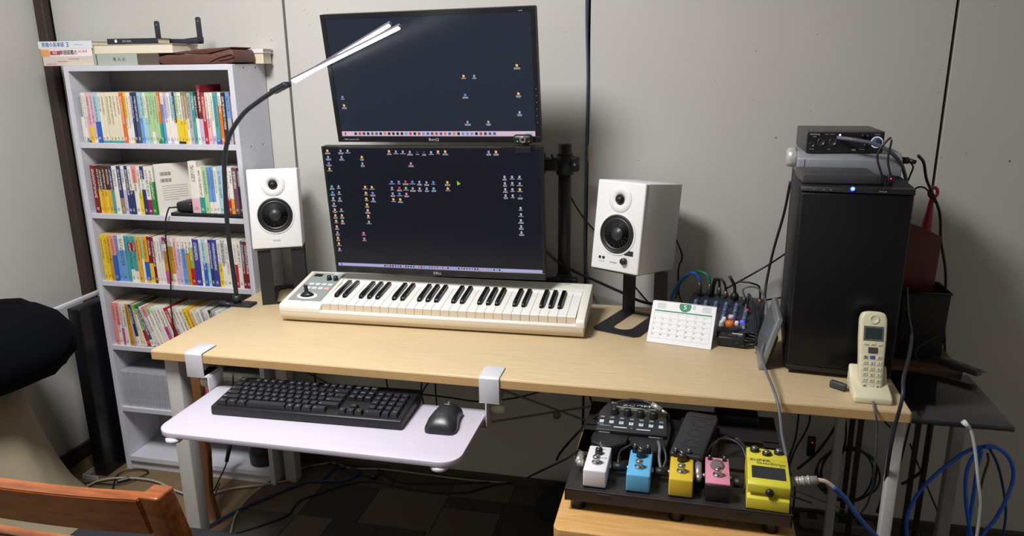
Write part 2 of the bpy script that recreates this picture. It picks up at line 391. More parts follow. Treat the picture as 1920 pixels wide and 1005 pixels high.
# black tray under the right group, adapter box
t = tag(B().box(px_x(322, SZ[1]), -.018, -.172, -.06, SZ[1]+.0003, SZ[1]+.011, .002, 2).build('flat_box', BLACK), 'flat black box under the books on the second shelf', 'box')
row('w2/p.8:2.2,1.12 w1.5/T.8:1.3 g:1.2 b1.2/w.4:.9 b1.2/w.4:.9 w:.9 l:1.2 v/n:.9 w1.2/r.6:.9 w1.2/Y.6:.9 z:1.3 k:.8',
    px_x(362, SZ[1]+.0115), -.0185, SZ[1]+.0115, 'second shelf right half', h=.139)
a0 = px_x(330, SZ[1]+.012); a1 = px_x(362, SZ[1]+.012)-.003
t = thing('power_adapter', 'black power adapter lying between the books on the second shelf', 'adapter', (0, 0, 0))
B().box(a0, a1, -.168, -.1, SZ[1]+.0115, SZ[1]+.043, .009, 3).build('adapter_body', BLACK, t)
cb = B(); A = P(331, 385, y=-.172)
pts = [Vector((a0+.004, -.15, SZ[1]+.025)), Vector((a0-.004, -.18, SZ[1]+.028)), P(316, 392, y=-.188), P(310, 420, y=-.19), P(313, 470, y=-.19), P(320, 520, y=-.19), P(320, 570, y=-.19), P(327, 625, y=-.19), P(330, 680, y=-.19), P(334, 700, y=-.19)]
cb.tube(spline(pts), .0022, 8); cb.build('adapter_cord', CABLE, t)
row('y:.8 y:.9 Y/O:.9 s.9/B1.2:1 b:.7 w.8/b1.7:1.6 t:.8 t.3/R.4/t.9/w.6:1 t.3/R.4/t.9/w.5:1 Y:1 g/w:.6 Y1.2/B.9/Y.1:1.2 R1.2/y.9:1 R:.8 w:.7 w:.7 v/w:.6 m.4/w.4/O1.2/P.8:1 w.4/O1.6/w.1:.6 w.4/O1.3/w.5:1 p:.8 w.4/v1.4:1 w.4/b1.4:1 w.4/O.9/:.8'.replace('/:', ':')+' w.4/L1/r.8:1 N:1.5 w:.6 l/B:.9 w/l:.7 n:.8 N:1.2 w/y:1 a/w:1 w:.9 w/a:1 w/r:.7 w:1 d/R:.8 R:1',
    px_x(198, SZ[2]), -.0175, SZ[2], 'third shelf', h=.148)
def lean4(i, n): return min(.33, max(0, (i-3)*.045)) if i < 26 else .26
row('s:.9 s/w.9:.9 w1.2/P.8:.8 w:1.1 O:1.2 w/v:.6 n/w.3:.8 c:.8 L.3/c:.8 G.2/g1.2/r.9:.9 d/w.2:1.1 w:.7 s.5/w1.6:1 g.3/w1.5:.9 w:.7 w:.8 w1/P1.1:1 w:.7 r:1.1 w/a:.8 w:.8 w/k.2:.7 w:1 y:1 Y:.7 c:.8 w:1 a/w:.7 w:.6 w/m:.6 k.8/w1.2:.8 a/d:.9 w:.8 l/w:.8 w:.8 R/w:.8 w:.7 c/w:.8',
    px_x(218, SZ[3]), -.05, SZ[3], 'fourth shelf', h=.142, lean=lean4)
# ---- fifth compartment : cd cases, sleeves, magazines
CDM = M('clear_case_plastic', (176, 180, 190), .12, noise=.25, nscale=60, coat=.4)
CDG = M('case_insert_grey', (84, 86, 94), .6)
proto = None
for i in range(20):
    x = BX0+BT+.003+i*.0101; z = SZ[4]+.0004
    if not proto:
        b = B(); b.box(0, .0044, 0, .124, 0, .124, .0006, 1); b.box(.0052, .0096, 0, .124, 0, .124, .0006, 1); proto = tag(b.build('cd_case', CDM), 'x', 'case', 'cd cases standing on the fifth shelf')
        p2 = B().box(.0044, .0052, .002, .122, .002, .122).build('case_insert', CDG, proto); o = proto
    else:
        o = proto.copy(); C.objects.link(o); q = p2.copy(); C.objects.link(q); q.parent = o
    o.location = (x, -.166+random.uniform(0, .004), z)
    o['label'] = 'clear plastic cd case, %s from the left on the fifth shelf' % ordn(i)
xx = BX0+BT+.003+20*.0101+.004
for i, (t_, h_, k, lb) in enumerate([(.014, .155, 'a', 'tall light grey sleeve beside the cd cases on the fifth shelf'), (.01, .15, 'w', 'white thin book behind the left desk leg on the fifth shelf'), (.012, .16, 'a', 'grey folder behind the left desk leg on the fifth shelf'), (.05, .12, 'q', 'thick dark brown book under the clamp on the fifth shelf'), (.014, .15, 'B', 'blue book under the left tray clamp on the fifth shelf'), (.012, .15, 'P', 'magenta book under the left tray clamp on the fifth shelf'), (.01, .155, 'R', 'dark red book under the left tray clamp on the fifth shelf'), (.012, .15, 'w', 'white book right of the dark red one on the fifth shelf')]):
    book(t_, h_, .12, [(k, 1)], (xx, -.168, SZ[4]+.0004), (0, 0, 0), lb, 'books on the fifth shelf'); xx += t_+.0006
for i in range(9):
    tag(B().box(xx+.005+.003*(i % 3), -.022-.003*(i % 2), -.165, -.03, SZ[4]+.0004+i*.0155, SZ[4]+.0151+i*.0155, .001, 1).build('magazine', M('magazine_%d' % (i % 3), [(92, 90, 92), (66, 64, 68), (110, 106, 102)][i % 3], .5, noise=.3, nscale=80)),
        'dark grey magazine, %s from the bottom of the flat stack on the fifth shelf' % ordn(i), 'magazine', 'magazines stacked flat on the fifth shelf')
# black cups on the bottom shelf / floor
t = thing('canister', 'black ribbed canister in the bottom of the bookcase right of the wooden plank', 'canister', (-.072, -.112, .0505))
B().lathe([(.036, 0), (.046, .004), (.048, .045), (.05, .05), (.047, .056), (.049, .1), (.053, .105), (.049, .112), (.051, .165), (.046, .170), (0, .170)], 28).build('canister_body', BLACK, t)

# ---- things on top of the bookcase
zt = BH+.0006
def stackbook(x0, x1, d, h, z, c, label, y=-.165, pages_front=False, yaw=0):
    w_ = x1-x0
    t = tag(link('book', None, None, (x0, y, z), (0, 0, yaw)), label, 'book', 'books stacked on top of the bookcase')
    m = M('stack_'+label[:24].replace(' ', '_'), c, .5)
    b = B(); b.box(0, w_, 0, d, 0, .0014); b.box(0, w_, 0, d, h-.0014, h)
    if pages_front: b.box(0, .0014, 0, d, .0014, h-.0014)
    else: b.box(0, w_, 0, .0014, .0014, h-.0014)
    b.build('cover', m, t)
    B().box(.003, w_-.003, .0016 if not pages_front else .002, d-.003, .0015, h-.0015).build('pages', PAGES, t)
    return t
h3 = (.026, .0225, .021); xa = -.641
s1 = stackbook(xa+.004, -.460, .12, h3[0], zt, (206, 198, 186), 'cream paperback with pink dashes at the bottom of the left stack')
s2 = stackbook(xa+.002, -.462, .118, h3[1], zt+h3[0]+.0003, (232, 222, 224), 'white paperback with orange and red spine blocks in the middle of the left stack')
s3 = stackbook(xa-.005, -.459, .12, h3[2], zt+h3[0]+h3[1]+.0006, (214, 220, 228), 'white paperback with large blue lettering on top of the left stack')
def flat(par, x0, x1, z0, z1, c, nm='spine_print'): B().box(x0, x1, -.0005, .0002, z0, z1).build(nm, M('ink_%d_%d_%d' % c, c, .6), par)
for i, (p0, p1, z_) in enumerate([(.012, .045, .004), (.05, .085, .011), (.09, .128, .018)]): flat(s1, p0, p1, z_, z_+.0032, (196, 150, 156))
flat(s2, 0, .029, .001, .0205, (224, 158, 84)); flat(s2, .031, .066, .005, .0165, (178, 60, 62))
def ttext(par, st, x, z, size, c, sx=1, y=-.0007, nm='spine_lettering', ang=0):
    b = B(); b.text(st, size, T(x, y, z, FR, ang, 0), sx=sx); b.build(nm, M('ink_%d_%d_%d' % c, c, .6), par)
ttext(s2, '単語図鑑の', .096, .011, .0145, (34, 32, 44), .85); ttext(s2, 'はじめる', .146, .014, .008, (190, 96, 120)); ttext(s2, '英語', .048, .0105, .0085, (240, 230, 226))
ttext(s3, '常識の英単語', .052, .0105, .0145, (74, 118, 178), .92); ttext(s3, '3', .103, .0105, .02, (74, 118, 178), 1.2); ttext(s3, 'ーーーーー', .142, .01, .007, (110, 112, 120), .9)
s4 = stackbook(-.4575, -.242, .13, .032, zt, (164, 172, 166), 'thick grey green book lying next to the left stack')
B().box(.146, .2152, -.0008, .1, .0004, .0318).build('cover_band', M('dark_brown_cover', (88, 78, 68), .6), s4)
ttext(s4, '冬 人 火', .085, .016, .012, (70, 78, 78), 1); B().box(.006, .010, -.0006, .0002, .001, .031).build('spine_line', M('ink_90_100_96', (90, 100, 96), .6), s4)
s5 = stackbook(-.4575, -.19, .125, .026, zt+.0323, (196, 180, 150), 'thick book with cream page edges facing out on the grey green book', pages_front=True)
s6 = stackbook(-.405, -.237, .06, .0155, zt+.0323+.0263, (34, 36, 50), 'thin navy book lying on the cream book')
ttext(s6, '●', .03, .0078, .012, (224, 220, 214)); ttext(s6, 'DO 2020', .066, .0078, .0075, (190, 190, 196))
# brown leather folded case
t = thing('leather_case', 'brown folded leather case on the right of the bookcase top', 'case', (-.2405, -.172, zt))
lm = M('brown_leather', (98, 60, 52), .5, noise=.25, nscale=30, bump=.3, bscale=90)
b = B(); b.prism([(0, .010), (.012, .002), (.03, 0), (.21, .001), (.245, .004), (.247, .018), (.243, .036), (.235, .0405), (.17, .027), (.03, .0265), (.006, .022)], 0, .11, 'y', .003); b.build('case_body', lm, t)
b = B(); b.prism([(.06, .029), (.16, .029), (.236, .042), (.24, .046), (.13, .041), (.05, .033)], .004, .105, 'y', .001); b.build('case_flap', lm, t)
b = B(); b.tube(spline([(.17, -.002, .007), (.2, -.003, .018), (.24, -.003, .026), (.244, -.003, .018), (.2, -.003, .01)]), .0016, 6); b.build('strap', lm, t)
stackbook(-.09, .03, .05, .030, zt, (220, 208, 184), 'cream small book behind the brown leather case', y=-.057)
t = stackbook(-.08, .032, .055, .012, zt+.0303, (224, 222, 226), 'white booklet with a red cover corner behind the leather case', y=-.06)
B().box(-.002, .07, .002, .05, .012, .0128).build('red_cover', M('faded_red_cover', (170, 92, 90), .6), t)
# bracket
t = thing('shelf_bracket', 'black metal U bracket lying on the books above the bookcase', 'bracket', (-.30, -.10, zt+.0592), (0, 0, 0))
nv = M('dark_navy_metal', (38, 40, 54), .45)
b = B(); b.prism([(-.04, .0), (.06, .0), (.13, -.001), (.155, -.001), (.158, .004), (.158, .018), (.148, .018), (.1, .013), (.03, .015), (-.04, .014)], .0, .016, 'y', .001); b.build('bracket_bar', nv, t)
for x, z1 in ((.012, .062), (.150, .070)):
    b = B(); b.prism([(x, .004), (x+.016, .004), (x+.0155, z1), (x+.012, z1+.003), (x+.003, z1+.003), (x-.0005, z1)], -.004, .0005, 'y', .0008); o = b.build('bracket_arm', nv, t)
    B().lathe([(.0025, 0), (.0016, .0005)], 8, T(x+.0075, -.004, z1-.009, FR)).build('screw_hole', SILVER, o)

# ================================================================== MONITORS
def plane_px(u, v, M4):     # local x,z where the pixel ray meets the local y=0 plane
    inv = M4.inverted(); o = inv @ CP; d = inv.to_3x3() @ (CF+CR*((u-960)/FPX)-CU*((v-502.5)/FPX))
    p = o-d*(o.y/d.y); return p.x, p.z
def frame(o, yaw, pitch, roll): return Matrix.Translation(o) @ Matrix.Rotation(yaw, 4, 'Z') @ Matrix.Rotation(pitch, 4, 'X') @ Matrix.Rotation(roll, 4, 'Y')
ICON = attr_mat('screen_icons_light', .85)
def paint(b, quads, name, parent):
    """quads: x0,x1,z0,z1,y,color -> one mesh of coloured glowing pixels"""
    bm = b.bm; lay = bm.loops.layers.float_color.new('col')
    for x0, x1, z0, z1, y, c in quads:
        vs = [bm.verts.new(p) for p in [(x0, y, z0), (x1, y, z0), (x1, y, z1), (x0, y, z1)]]
        f = bm.faces.new(vs)
        for l in f.loops: l[lay] = rgb(*c)
    o = b.build(name, ICON, parent); o['kind'] = 'stuff'; return o
OR, WH_, LV, BLU, RED_, TEAL, PUR, PK, GRN = (255, 196, 120), (226, 224, 245), (205, 200, 245), (90, 150, 240), (230, 70, 80), (90, 200, 220), (170, 130, 240), (240, 130, 190), (150, 220, 120)
def monitor(name, label, M4, w_, h_, bez, scr_c, es, rough, brand, icons, bar_c, bar_pts, nbar, bx, side_btn=False):
    t = thing(name, label, 'monitor'); t.matrix_world = M4
    fm = M('monitor_bezel', (20, 22, 28), .3)
    l, r, bt, tp = bez
    b = B(); b.box(0, w_, .004, .026, 0, h_, .004, 2); b.box(w_*.18, w_*.82, .026, .05, h_*.2, h_*.8, .008, 2); b.build('back_case', M('monitor_case', (22, 23, 27), .5), t)
    b = B()
    b.box(0, w_, -.001, .0045, 0, bt, .0009, 1); b.box(0, w_, -.001, .0045, h_-tp, h_, .0009, 1); b.box(0, l, -.001, .0045, bt, h_-tp, .0009, 1); b.box(w_-r, w_, -.001, .0045, bt, h_-tp, .0009, 1)
    b.build('bezel', fm, t)
    sc = B().box(l, w_-r, .0006, .004, bt, h_-tp).build('screen', M('screen_'+name, (6, 7, 10), rough, emit=scr_c, es=es, spec=.3), t)
    q = []
    x0, x1 = l+.001, w_-r-.001
    q.append((x0, x1, bt+.0005, bt+.0005+bar_pts, .0002, bar_c))
    y = .0001
    rnd = random.Random(3); zc = bt+.0005+bar_pts/2; s = bar_pts*.28
    for i in range(nbar):
        x = x0+(x1-x0)*(bx[0]+(bx[1]-bx[0])*i/(nbar-1)); c = rnd.choice([(60, 90, 200), (90, 90, 110), (200, 60, 60), (30, 34, 60), (230, 120, 90), (40, 60, 90), (110, 150, 230), (20, 24, 40)])
        q.append((x-s, x+s, zc-s, zc+s, y, c))
    q.append((x0+.008, x0+.012, zc-s, zc+s, y, (170, 50, 60))); q.append((x1-.025, x1-.006, zc-s*.3, zc+s*.2, y, (150, 150, 190)))
    for (u, v, c) in icons:
        x, z = plane_px(u, v, M4); k = .0029
        q.append((x-k*(.8 if c in (WH_, LV) else 1), x+k*(.8 if c in (WH_, LV) else 1), z-k, z+k, .0003, c))
        if c is OR: q.append((x-k, x-.0002, z+k, z+k+.0009, .0003, (235, 160, 70)))
        if c in (WH_, LV): q.append((x-k*.45, x+k*.45, z-k*.3, z+k*.5, .0002, (90, 90, 150)))
        for j in range(1+int(rnd.random() > .45)):
            wd = rnd.uniform(.0045, .008); 
            for (a, b2) in ((-wd, -wd*.35), (-wd*.25, wd*.3), (wd*.4, wd)):
                q.append((x+a, x+b2, z-k-.0034-j*.0026, z-k-.0018-j*.0026, .0003, (190, 190, 200)))
    paint(B(), q, 'screen_icons', t)
    bb = B(); bb.text(brand[0], brand[1], T(w_*brand[2], -.0012, bt*brand[3], FR), sx=brand[4]); bb.build('brand_lettering', M('logo_grey', (196, 198, 204), .4, emit=(120, 120, 125), es=.15), t)
    return t
MU = frame((.3427, -.2499, 1.1299), -.023, .1481, -.012); ML = frame((.3071, -.2467, .7647), .0019, .077, -.0119)
icU = [(642, 182, PUR), (645, 198, OR), (869, 143, OR), (889, 143, LV), (872, 178, BLU), (876.6, 229, LV), (915.6, 229, WH_), (969, 123, OR), (972, 176, OR), (974, 211, WH_)]
def c6(l): return [(590+x/3.59, 260+y/3.59, c) for x, y, c in l]
icL = c6([(85, 82, OR), (174, 82, LV), (221, 82, WH_), (90, 124, LV), (180, 124, LV), (317, 125, OR), (95, 165, BLU), (321, 168, LV), (100, 204, OR),
 (500, 86, OR), (546, 88, LV), (593, 88, LV), (640, 90, LV), (690, 92, (60, 60, 80)), (735, 92, (60, 60, 90)), (783, 92, WH_), (830, 88, OR), (878, 88, OR), (1171, 90, LV), (1220, 90, OR), (647, 168, PK),
 (115, 322, TEAL), (160, 322, LV), (120, 362, BLU), (164, 362, LV), (124, 400, WH_), (168, 402, LV), (129, 438, LV), (135, 478, OR), (179, 478, LV), (139, 517, OR), (183, 517, OR), (144, 554, OR), (187, 555, OR), (149, 592, OR), (153, 631, LV), (157, 668, OR), (163, 706, OR), (167, 742, WH_),
 (340, 326, OR), (385, 327, OR), (345, 366, OR), (390, 367, PUR), (348, 405, OR), (394, 406, WH_), (352, 444, OR), (357, 483, OR), (361, 521, OR), (365, 560, WH_), (329, 636, PK), (334, 674, PK),
 (518, 291, BLU), (566, 291, PUR), (611, 290, RED_), (657, 291, BLU), (704, 292, LV), (752, 295, LV), (798, 293, BLU), (520, 332, LV), (569, 332, RED_), (614, 333, GRN), (660, 335, LV), (706, 335, WH_), (754, 336, LV), (801, 336, TEAL), (525, 370, LV), (571, 371, BLU), (617, 372, PK), (530, 410, OR), (576, 410, OR), (893, 295, OR), (896, 336, OR),
 (1278, 258, WH_), (1328, 258, WH_), (1378, 258, WH_), (1280, 300, WH_), (1330, 300, WH_), (1380, 303, LV), (1283, 341, WH_), (1331, 342, WH_), (1381, 343, OR), (1285, 383, WH_), (1333, 384, WH_), (1383, 386, (70, 70, 100)), (1386, 468, WH_), (1388, 510, WH_), (1388, 550, WH_), (1390, 591, WH_), (1392, 632, WH_)])
mu = monitor('upper_monitor', 'upper wide black monitor tilted forward above the other screen', MU, .5556, .3253, (.0125, .0125, .0155, .012), (44, 53, 70), .62, .22, ('BenQ', .0105, .49, .45, 1.15), icU, (224, 196, 214), .0125, 33, (.075, .8))
b = B(); b.text('HDMI  accessory  LED', .0045, T(.04, -.0012, .007, FR)); b.build('side_lettering', MC['logo_grey'], mu)
b = B(); b.text('GL2450', .003, T(.52, -.0012, .3165, FR)); b.build('model_lettering', MC['logo_grey'], mu)
b = B()
for i in range(6): b.box(.549, .5505, -.0013, -.0009, .05+.0165*i, .0512+.0165*i)
b.build('button_marks', MC['logo_grey'], mu)
ml = monitor('lower_monitor', 'lower wide black monitor behind the music keyboard', ML, .6005, .3566, (.0075, .007, .019, .0065), (24, 29, 46), .5, .24, ('DELL', .0095, .5, .42, 1.1), icL, (176, 176, 226), .0085, 44, (.24, .8))
# mouse pointer on the lower screen
x, z = plane_px(860, 344, ML); b = B(); b.bm.faces.new([b.bm.verts.new(p) for p in [(x-.004, 0.0001, z+.007), (x-.004, .0001, z-.005), (x+.005, .0001, z-.001)]]); b.build('screen_pointer', M('pointer_green', (20, 40, 0), .5, emit=(150, 210, 30), es=.9), ml)
b = B()
for i in range(84): b.box(.05+i*.0053, .0528+i*.0053, -.0012, -.0009, .3538, .3548)
o = b.build('vent_dots', M('dot_grey', (120, 122, 128), .5), ml); o['kind'] = 'stuff'
# monitor pole with arms
t = thing('monitor_stand', 'black tubular monitor pole with clamps right of the two screens', 'stand', (.935, -.105, ZD))
B().cyl((0, 0, .0), (0, 0, .455), .0178, seg=24).build('pole', BLACKM, t)
B().box(-.04, .04, -.035, .018, 0.0005, .008, .002, 2).build('base_plate', BLACKM, t)
def hexk(b, x, y, z): b.lathe([(.011, 0), (.011, .01), (.009, .012)], 6, T(x, y, z, FR), smooth=False)
for z, nm in ((.395, 'upper_arm'), (.055, 'lower_arm')):
    b = B(); b.cyl((0, 0, z-.022), (0, 0, z+.03), .0235, seg=24); b.cyl((0, 0, z+.03), (0, 0, z+.036), .0205, seg=24)
    b.box(.012, .04, -.012, .012, z-.014, z+.026, .006, 2)
    b.box(-.07, -.015, -.018, .014, z-.012, z+.022, .005, 2); b.cyl((-.072, 0, z-.02), (-.072, 0, z+.034), .019, seg=20)
    zb = z+.012
    b.box(-.33, -.072, .006, .03, zb-.012, zb+.012, .004, 2); b.box(-.36, -.3, -.075, .012, zb-.03, zb+.03, .004, 2)
    o = b.build(nm, BLACKM, t)
    b = B(); hexk(b, .03, -.012, z+.008); b.lathe([(.0035, 0), (.003, .002)], 8, T(.03, -.0245, z+.008, FR), mi=1); b.build('clamp_knob', [BLACK, CHROME], o)
# webcam
t = thing('webcam', 'small black webcam with red and green lights on the corner of the screen', 'webcam', (0, 0, 0)); t.matrix_world = ML @ T(.553, 0, .3568)
b = B(); b.box(-.026, .026, -.012, .006, .0075, .031, .0095, 3); b.box(-.012, .012, -.008, .014, 0.0006, .009, .002, 1); b.box(-.02, .02, -.0085, -.002, -.014, .0006, .001, 1); b.build('webcam_body', BLACK, t)
B().lathe([(.0085, 0), (.0085, .002), (.006, .0022), (.0045, .001), (0, .0014)], 20, T(.001, -.012, .019, FR)).build('lens_ring', M('ring_silver', (150, 150, 150), .3, .7), t)
B().lathe([(.0042, 0), (.003, .0012), (0, .0016)], 16, T(.001, -.0128, .019, FR)).build('lens', M('lens_glass', (12, 12, 16), .08), t)
B().lathe([(.0012, 0), (.0008, .0008)], 8, T(-.013, -.0117, .015, FR)).build('green_light', M('led_green', (0, 60, 20), .4, emit=(40, 230, 110), es=3), t)
B().lathe([(.0012, 0), (.0008, .0008)], 8, T(.0165, -.0117, .015, FR)).build('red_light', M('led_red', (60, 0, 0), .4, emit=(240, 50, 60), es=3), t)

# ================================================================== SPEAKERS
SPW = M('speaker_white', (222, 223, 226), .42, bump=.04, bscale=400)
CONE = M('speaker_cone', (38, 40, 44), .38)
RUB = M('rubber_black', (22, 23, 26), .45)
def speaker(label, loc, yaw, controls, D_=.1885, sc=1, pit=-.13):
    t = thing('speaker', label, 'speaker', loc, (pit, 0, yaw), 'white desktop speakers on black stands')
    t.scale = (sc, 1, sc)
    W_, H_ = .14, .228
    B().box(0, W_, .012, D_, 0, H_, .003, 2).build('cabinet', SPW, t)
    B().box(0, W_, 0, .0125, 0, H_, .004, 3).build('front_baffle', SPW, t)
    cx = W_*.5
    # tweeter with shallow white horn
    b = B(); b.lathe([(.034, 0), (.033, .0018), (.022, .0008), (.0125, .0006), (.0125, 0)], 32, T(cx, .0004, .183, FR)); b.build('tweeter_horn', SPW, t)
    b = B(); b.lathe([(.0125, .0004), (.0125, .003), (.0105, .003), (.009, .001), (.009, .002), (.007, .0058), (.004, .0078), (0, .0085)], 24, T(cx, 0, .183, FR)); b.build('tweeter', RUB, t)
    b = B(); b.lathe([(.0545, 0), (.0535, .0022), (.049, .0016), (.0485, 0)], 40, T(cx, .0004, .095, FR)); b.build('woofer_ring', SPW, t)
    b = B(); b.lathe([(.0485, 0), (.0485, .003), (.0465, .0044), (.0445, .003), (.043, .001), (.0405, .0042), (.0375, .0044), (.035, .0012)], 40, T(cx, 0, .095, FR)); w = b.build('woofer', RUB, t)
    b = B(); b.lathe([(.036, .0014), (.028, .0006), (.02, .0004), (.0165, .001), (.0135, .0042), (.008, .0066), (0, .0074)], 40, T(cx, 0, .095, FR)); b.build('cone', CONE, w)
    b = B()
    for k in range(14):
        a = math.radians(150+k*18) if k < 12 else math.radians(60-k*12)
        c_, s_ = math.cos(a), math.sin(a)
        b.box(.0225, .034, -.0006, .0006, 0, .0022, mat=T(cx, 0, .095, FR) @ Matrix.Rotation(a, 4, 'Z'))
    b.build('cone_ribs', RUB, w)
    lx = cx if not controls else cx-.003
    b = B(); b.text('EDIFIER', .0052, T(lx, -.0003, .022, FR), sx=1.2); b.build('brand_lettering', M('print_grey', (110, 110, 114), .5), t)
    if controls:
        for x in (.026, .037):
            B().lathe([(.0038, 0), (.0038, .0012), (.0024, .0012), (.0024, .0002)], 16, T(x, 0, .031, FR)).build('jack', BLACK, t)
        B().lathe([(.0085, 0), (.0085, .009), (.0075, .0105), (0, .0105)], 24, T(.099, 0, .030, FR)).build('volume_knob', BLACK, t)
        b = B(); b.box(.097, .122, -.0004, .0002, .045, .0575, mi=0); b.text('▪▪ ▫▫▫', .005, T(.1095, -.0006, .051, FR), mi=1); b.build('black_badge', [BLACK, WHITEM], t)
        b = B(); b.text('AUX  PHONES', .0026, T(.031, -.0003, .0205, FR)); b.build('small_print', MC['print_grey'], t)
    return t
SL = (.0786, -.2933, .8305); SR = (1.0271, -.2533, .8164)
speaker('white speaker without controls on the left stand beside the bookcase', SL, .45, False, .15, .98)
speaker('white speaker with volume knob and jacks on the right stand', SR, -.4766, True)
def stand(label, loc, yaw, flip, SP, syaw, zs):
    """two upright straps, thin top plate, slotted base plate"""
    t = thing('speaker_stand', label, 'stand', loc, (0, 0, yaw), 'black metal speaker stands')
    W_, H_ = .128, zs-ZD-.0003
    s = 1 if not flip else -1
    y0 = 0
    for x0 in (0, W_-.037):
        a, c = sorted((y0, y0+s*.003))
        B().box(x0, x0+.037, a, c, .004, H_-.003, .0006, 1).build('strap', BLACKM, t)
    pl = Matrix.Translation(loc).inverted() if False else (Matrix.Translation(loc) @ Matrix.Rotation(yaw, 4, 'Z')).inverted() @ Matrix.Translation(SP) @ Matrix.Rotation(syaw, 4, 'Z') @ Matrix.Rotation(-.13, 4, 'X')
    B().box(.006, .131, .004, .14 if not flip else .18, -.0035, -.0004, .0008, 1, mat=pl).build('top_plate', BLACKM, t)
    # base: U plate with slot
    L_ = .185
    outer = [(0, 0), (0, s*(L_-.012)), (.012, s*L_), (W_-.012, s*L_), (W_, s*(L_-.012)), (W_, 0)]
    sl = .037; hx0, hx1 = sl, W_-sl; e = s*(L_-.03); rr = (hx1-hx0)/2
    arc = [((hx0+hx1)/2+rr*math.cos(math.pi*k/10), s*(L_-.03-rr)+s*rr*math.sin(math.pi*k/10)) for k in range(11)]
    b = B()
    n = 11
    bm = b.bm; 
    # build the plate as a strip between the slot outline and the outer outline
    inner = [(hx1, s*.012)]+arc+[(hx0, s*.012)]
    out2 = [(W_, s*.012), (W_, s*(L_-.06))]+[(W_, s*(L_-.04)), (W_, s*(L_-.012)), (W_-.012, s*L_)]+[(W_*.66, s*L_), (W_*.5, s*L_), (W_*.34, s*L_)]+[(.012, s*L_), (0, s*(L_-.012)), (0, s*(L_-.04)), (0, s*(L_-.06)), (0, s*.012)]
    def ring(z): return [bm.verts.new((x, y, z)) for x, y in inner], [bm.verts.new((x, y, z)) for x, y in out2]
    i0, o0 = ring(0); i1, o1 = ring(.004)
    for k in range(len(inner)-1):
        bm.faces.new((i1[k], o1[k], o1[k+1], i1[k+1])); bm.faces.new((i0[k], i0[k+1], o0[k+1], o0[k]))
        bm.faces.new((i0[k], i1[k], i1[k+1], i0[k+1])); bm.faces.new((o0[k], o0[k+1], o1[k+1], o1[k]))
    a, c = sorted((0, s*.012)); b.box(0, W_, a, c, 0, .004)
    bmesh.ops.recalc_face_normals(bm, faces=bm.faces)
    b.build('base_plate', BLACKM, t)
    return t
stand('black metal stand under the left speaker', (.0835, -.279, ZD+.0003), .45, False, SL, .45, .8265)
stand('black metal stand with slotted base under the right speaker', (1.104, -.128, ZD+.0003), -.36, True, SR, -.4766, .793)

# ================================================================== MUSIC KEYBOARD
RW = M('ivory_white_plastic', (226, 222, 212), .4); RBG = M('warm_beige_plastic', (214, 200, 176), .45)
t = thing('music_keyboard', 'long ivory music keyboard with small keys in front of the monitors', 'keyboard', (.208, -.402, ZD+.004), (0, 0, .022))
KW, KD = .822, .212
X0K, X1K = .118, .8
def topz(y): return .047+(y/KD)*.036
b = B(); b.prism([(.012, .0), (.002, .012), (0, .026), (KD, .03), (KD-.004, .004), (KD-.01, 0)], .002, KW-.002, 'x', .002); b.build('lower_case', RBG, t)
b = B(); b.prism([(.0, .0255), (.001, .04), (.006, .0468), (KD-.006, .082), (KD, .078), (KD, .0295)], 0, X0K, 'x', .002)
b.prism([(.0, .0255), (.001, .04), (.006, .0468), (KD-.006, .082), (KD, .078), (KD, .0295)], X1K, KW, 'x', .002)
b.prism([(.0, .0255), (.0, .031), (.003, .034), (.012, .034), (.016, .0265)], X0K-.002, X1K+.002, 'x', .001)
b.prism([(.166, .03), (.166, .0735), (.17, .0765), (KD-.006, .082), (KD, .078), (KD, .0295)], X0K-.002, X1K+.002, 'x', .0015)
b.box(X0K, X1K, .012, .168, .026, .030)
b.build('upper_case', RW, t)
b = B(); b.prism([(.151, .0), (.151, .0708), (.156, .0722), (.167, .0738), (.167, .03)], X0K+.001, X1K-.001, 'x', .0005); b.build('key_cover_strip', M('bright_white', (238, 238, 236), .35), t)
WK = M('white_key', (232, 232, 228), .3); BKM = M('black_key_gloss', (16, 17, 20), .22); KF = M('key_front', (206, 192, 172), .5)
kp = (X1K-X0K-.002)/29
b = B()
b.prism([(.012, .034), (.0125, .0505), (.0145, .0518), (.152, .0685), (.152, .04), (.03, .034)], .0006, kp-.0006, 'x', 0)
bm = b.bm
for f in bm.faces:
    if f.normal.y < -.9 or True:
        c = f.calc_center_median()
        if abs(c.y-.01225) < .0006: f.material_index = 1
wme = b.mesh('white_key', [WK, KF])
b = B(); b.prism([(.052, .052), (.0535, .0632), (.057, .066), (.075, .0695), (.152, .0775), (.152, .06)], -.0055, .0055, 'x', .0012); bme = b.mesh('black_key', BKM)
for i in range(29): link('white_key', wme, t, (X0K+.001+kp*i, 0, 0))
for o_ in range(4):
    for k in (1, 2, 4, 5, 6): link('black_key', bme, t, (X0K+.001+kp*(o_*7+k), 0, 0))
KT = math.atan2(.036, KD)
def kt(x, y, dz=0): return T(x, y, topz(y)+dz, KT, 0, 0)
b = B(); b.box(.014, .108, -.085, .085, 0, .0008, .0003, 1, mat=kt(0, .112, .0002)); b.build('control_panel', M('panel_grey', (140, 148, 148), .5), t)
b = B(); b.lathe([(.03, 0), (.029, .003), (.02, .004), (0, .004)], 28, kt(.06, .05, .0008) @ Matrix.Diagonal((1, .62, 1, 1))); b.build('joystick_well', M('bright_white', (238, 238, 236), .35), t)
b = B(); b.lathe([(.02, .004), (.014, .009), (.006, .014), (.0052, .028), (.0062, .033), (0, .035)], 20, kt(.06, .05, .0008) @ Matrix.Diagonal((1, .7, 1, 1))); b.build('joystick', BLACK, t)
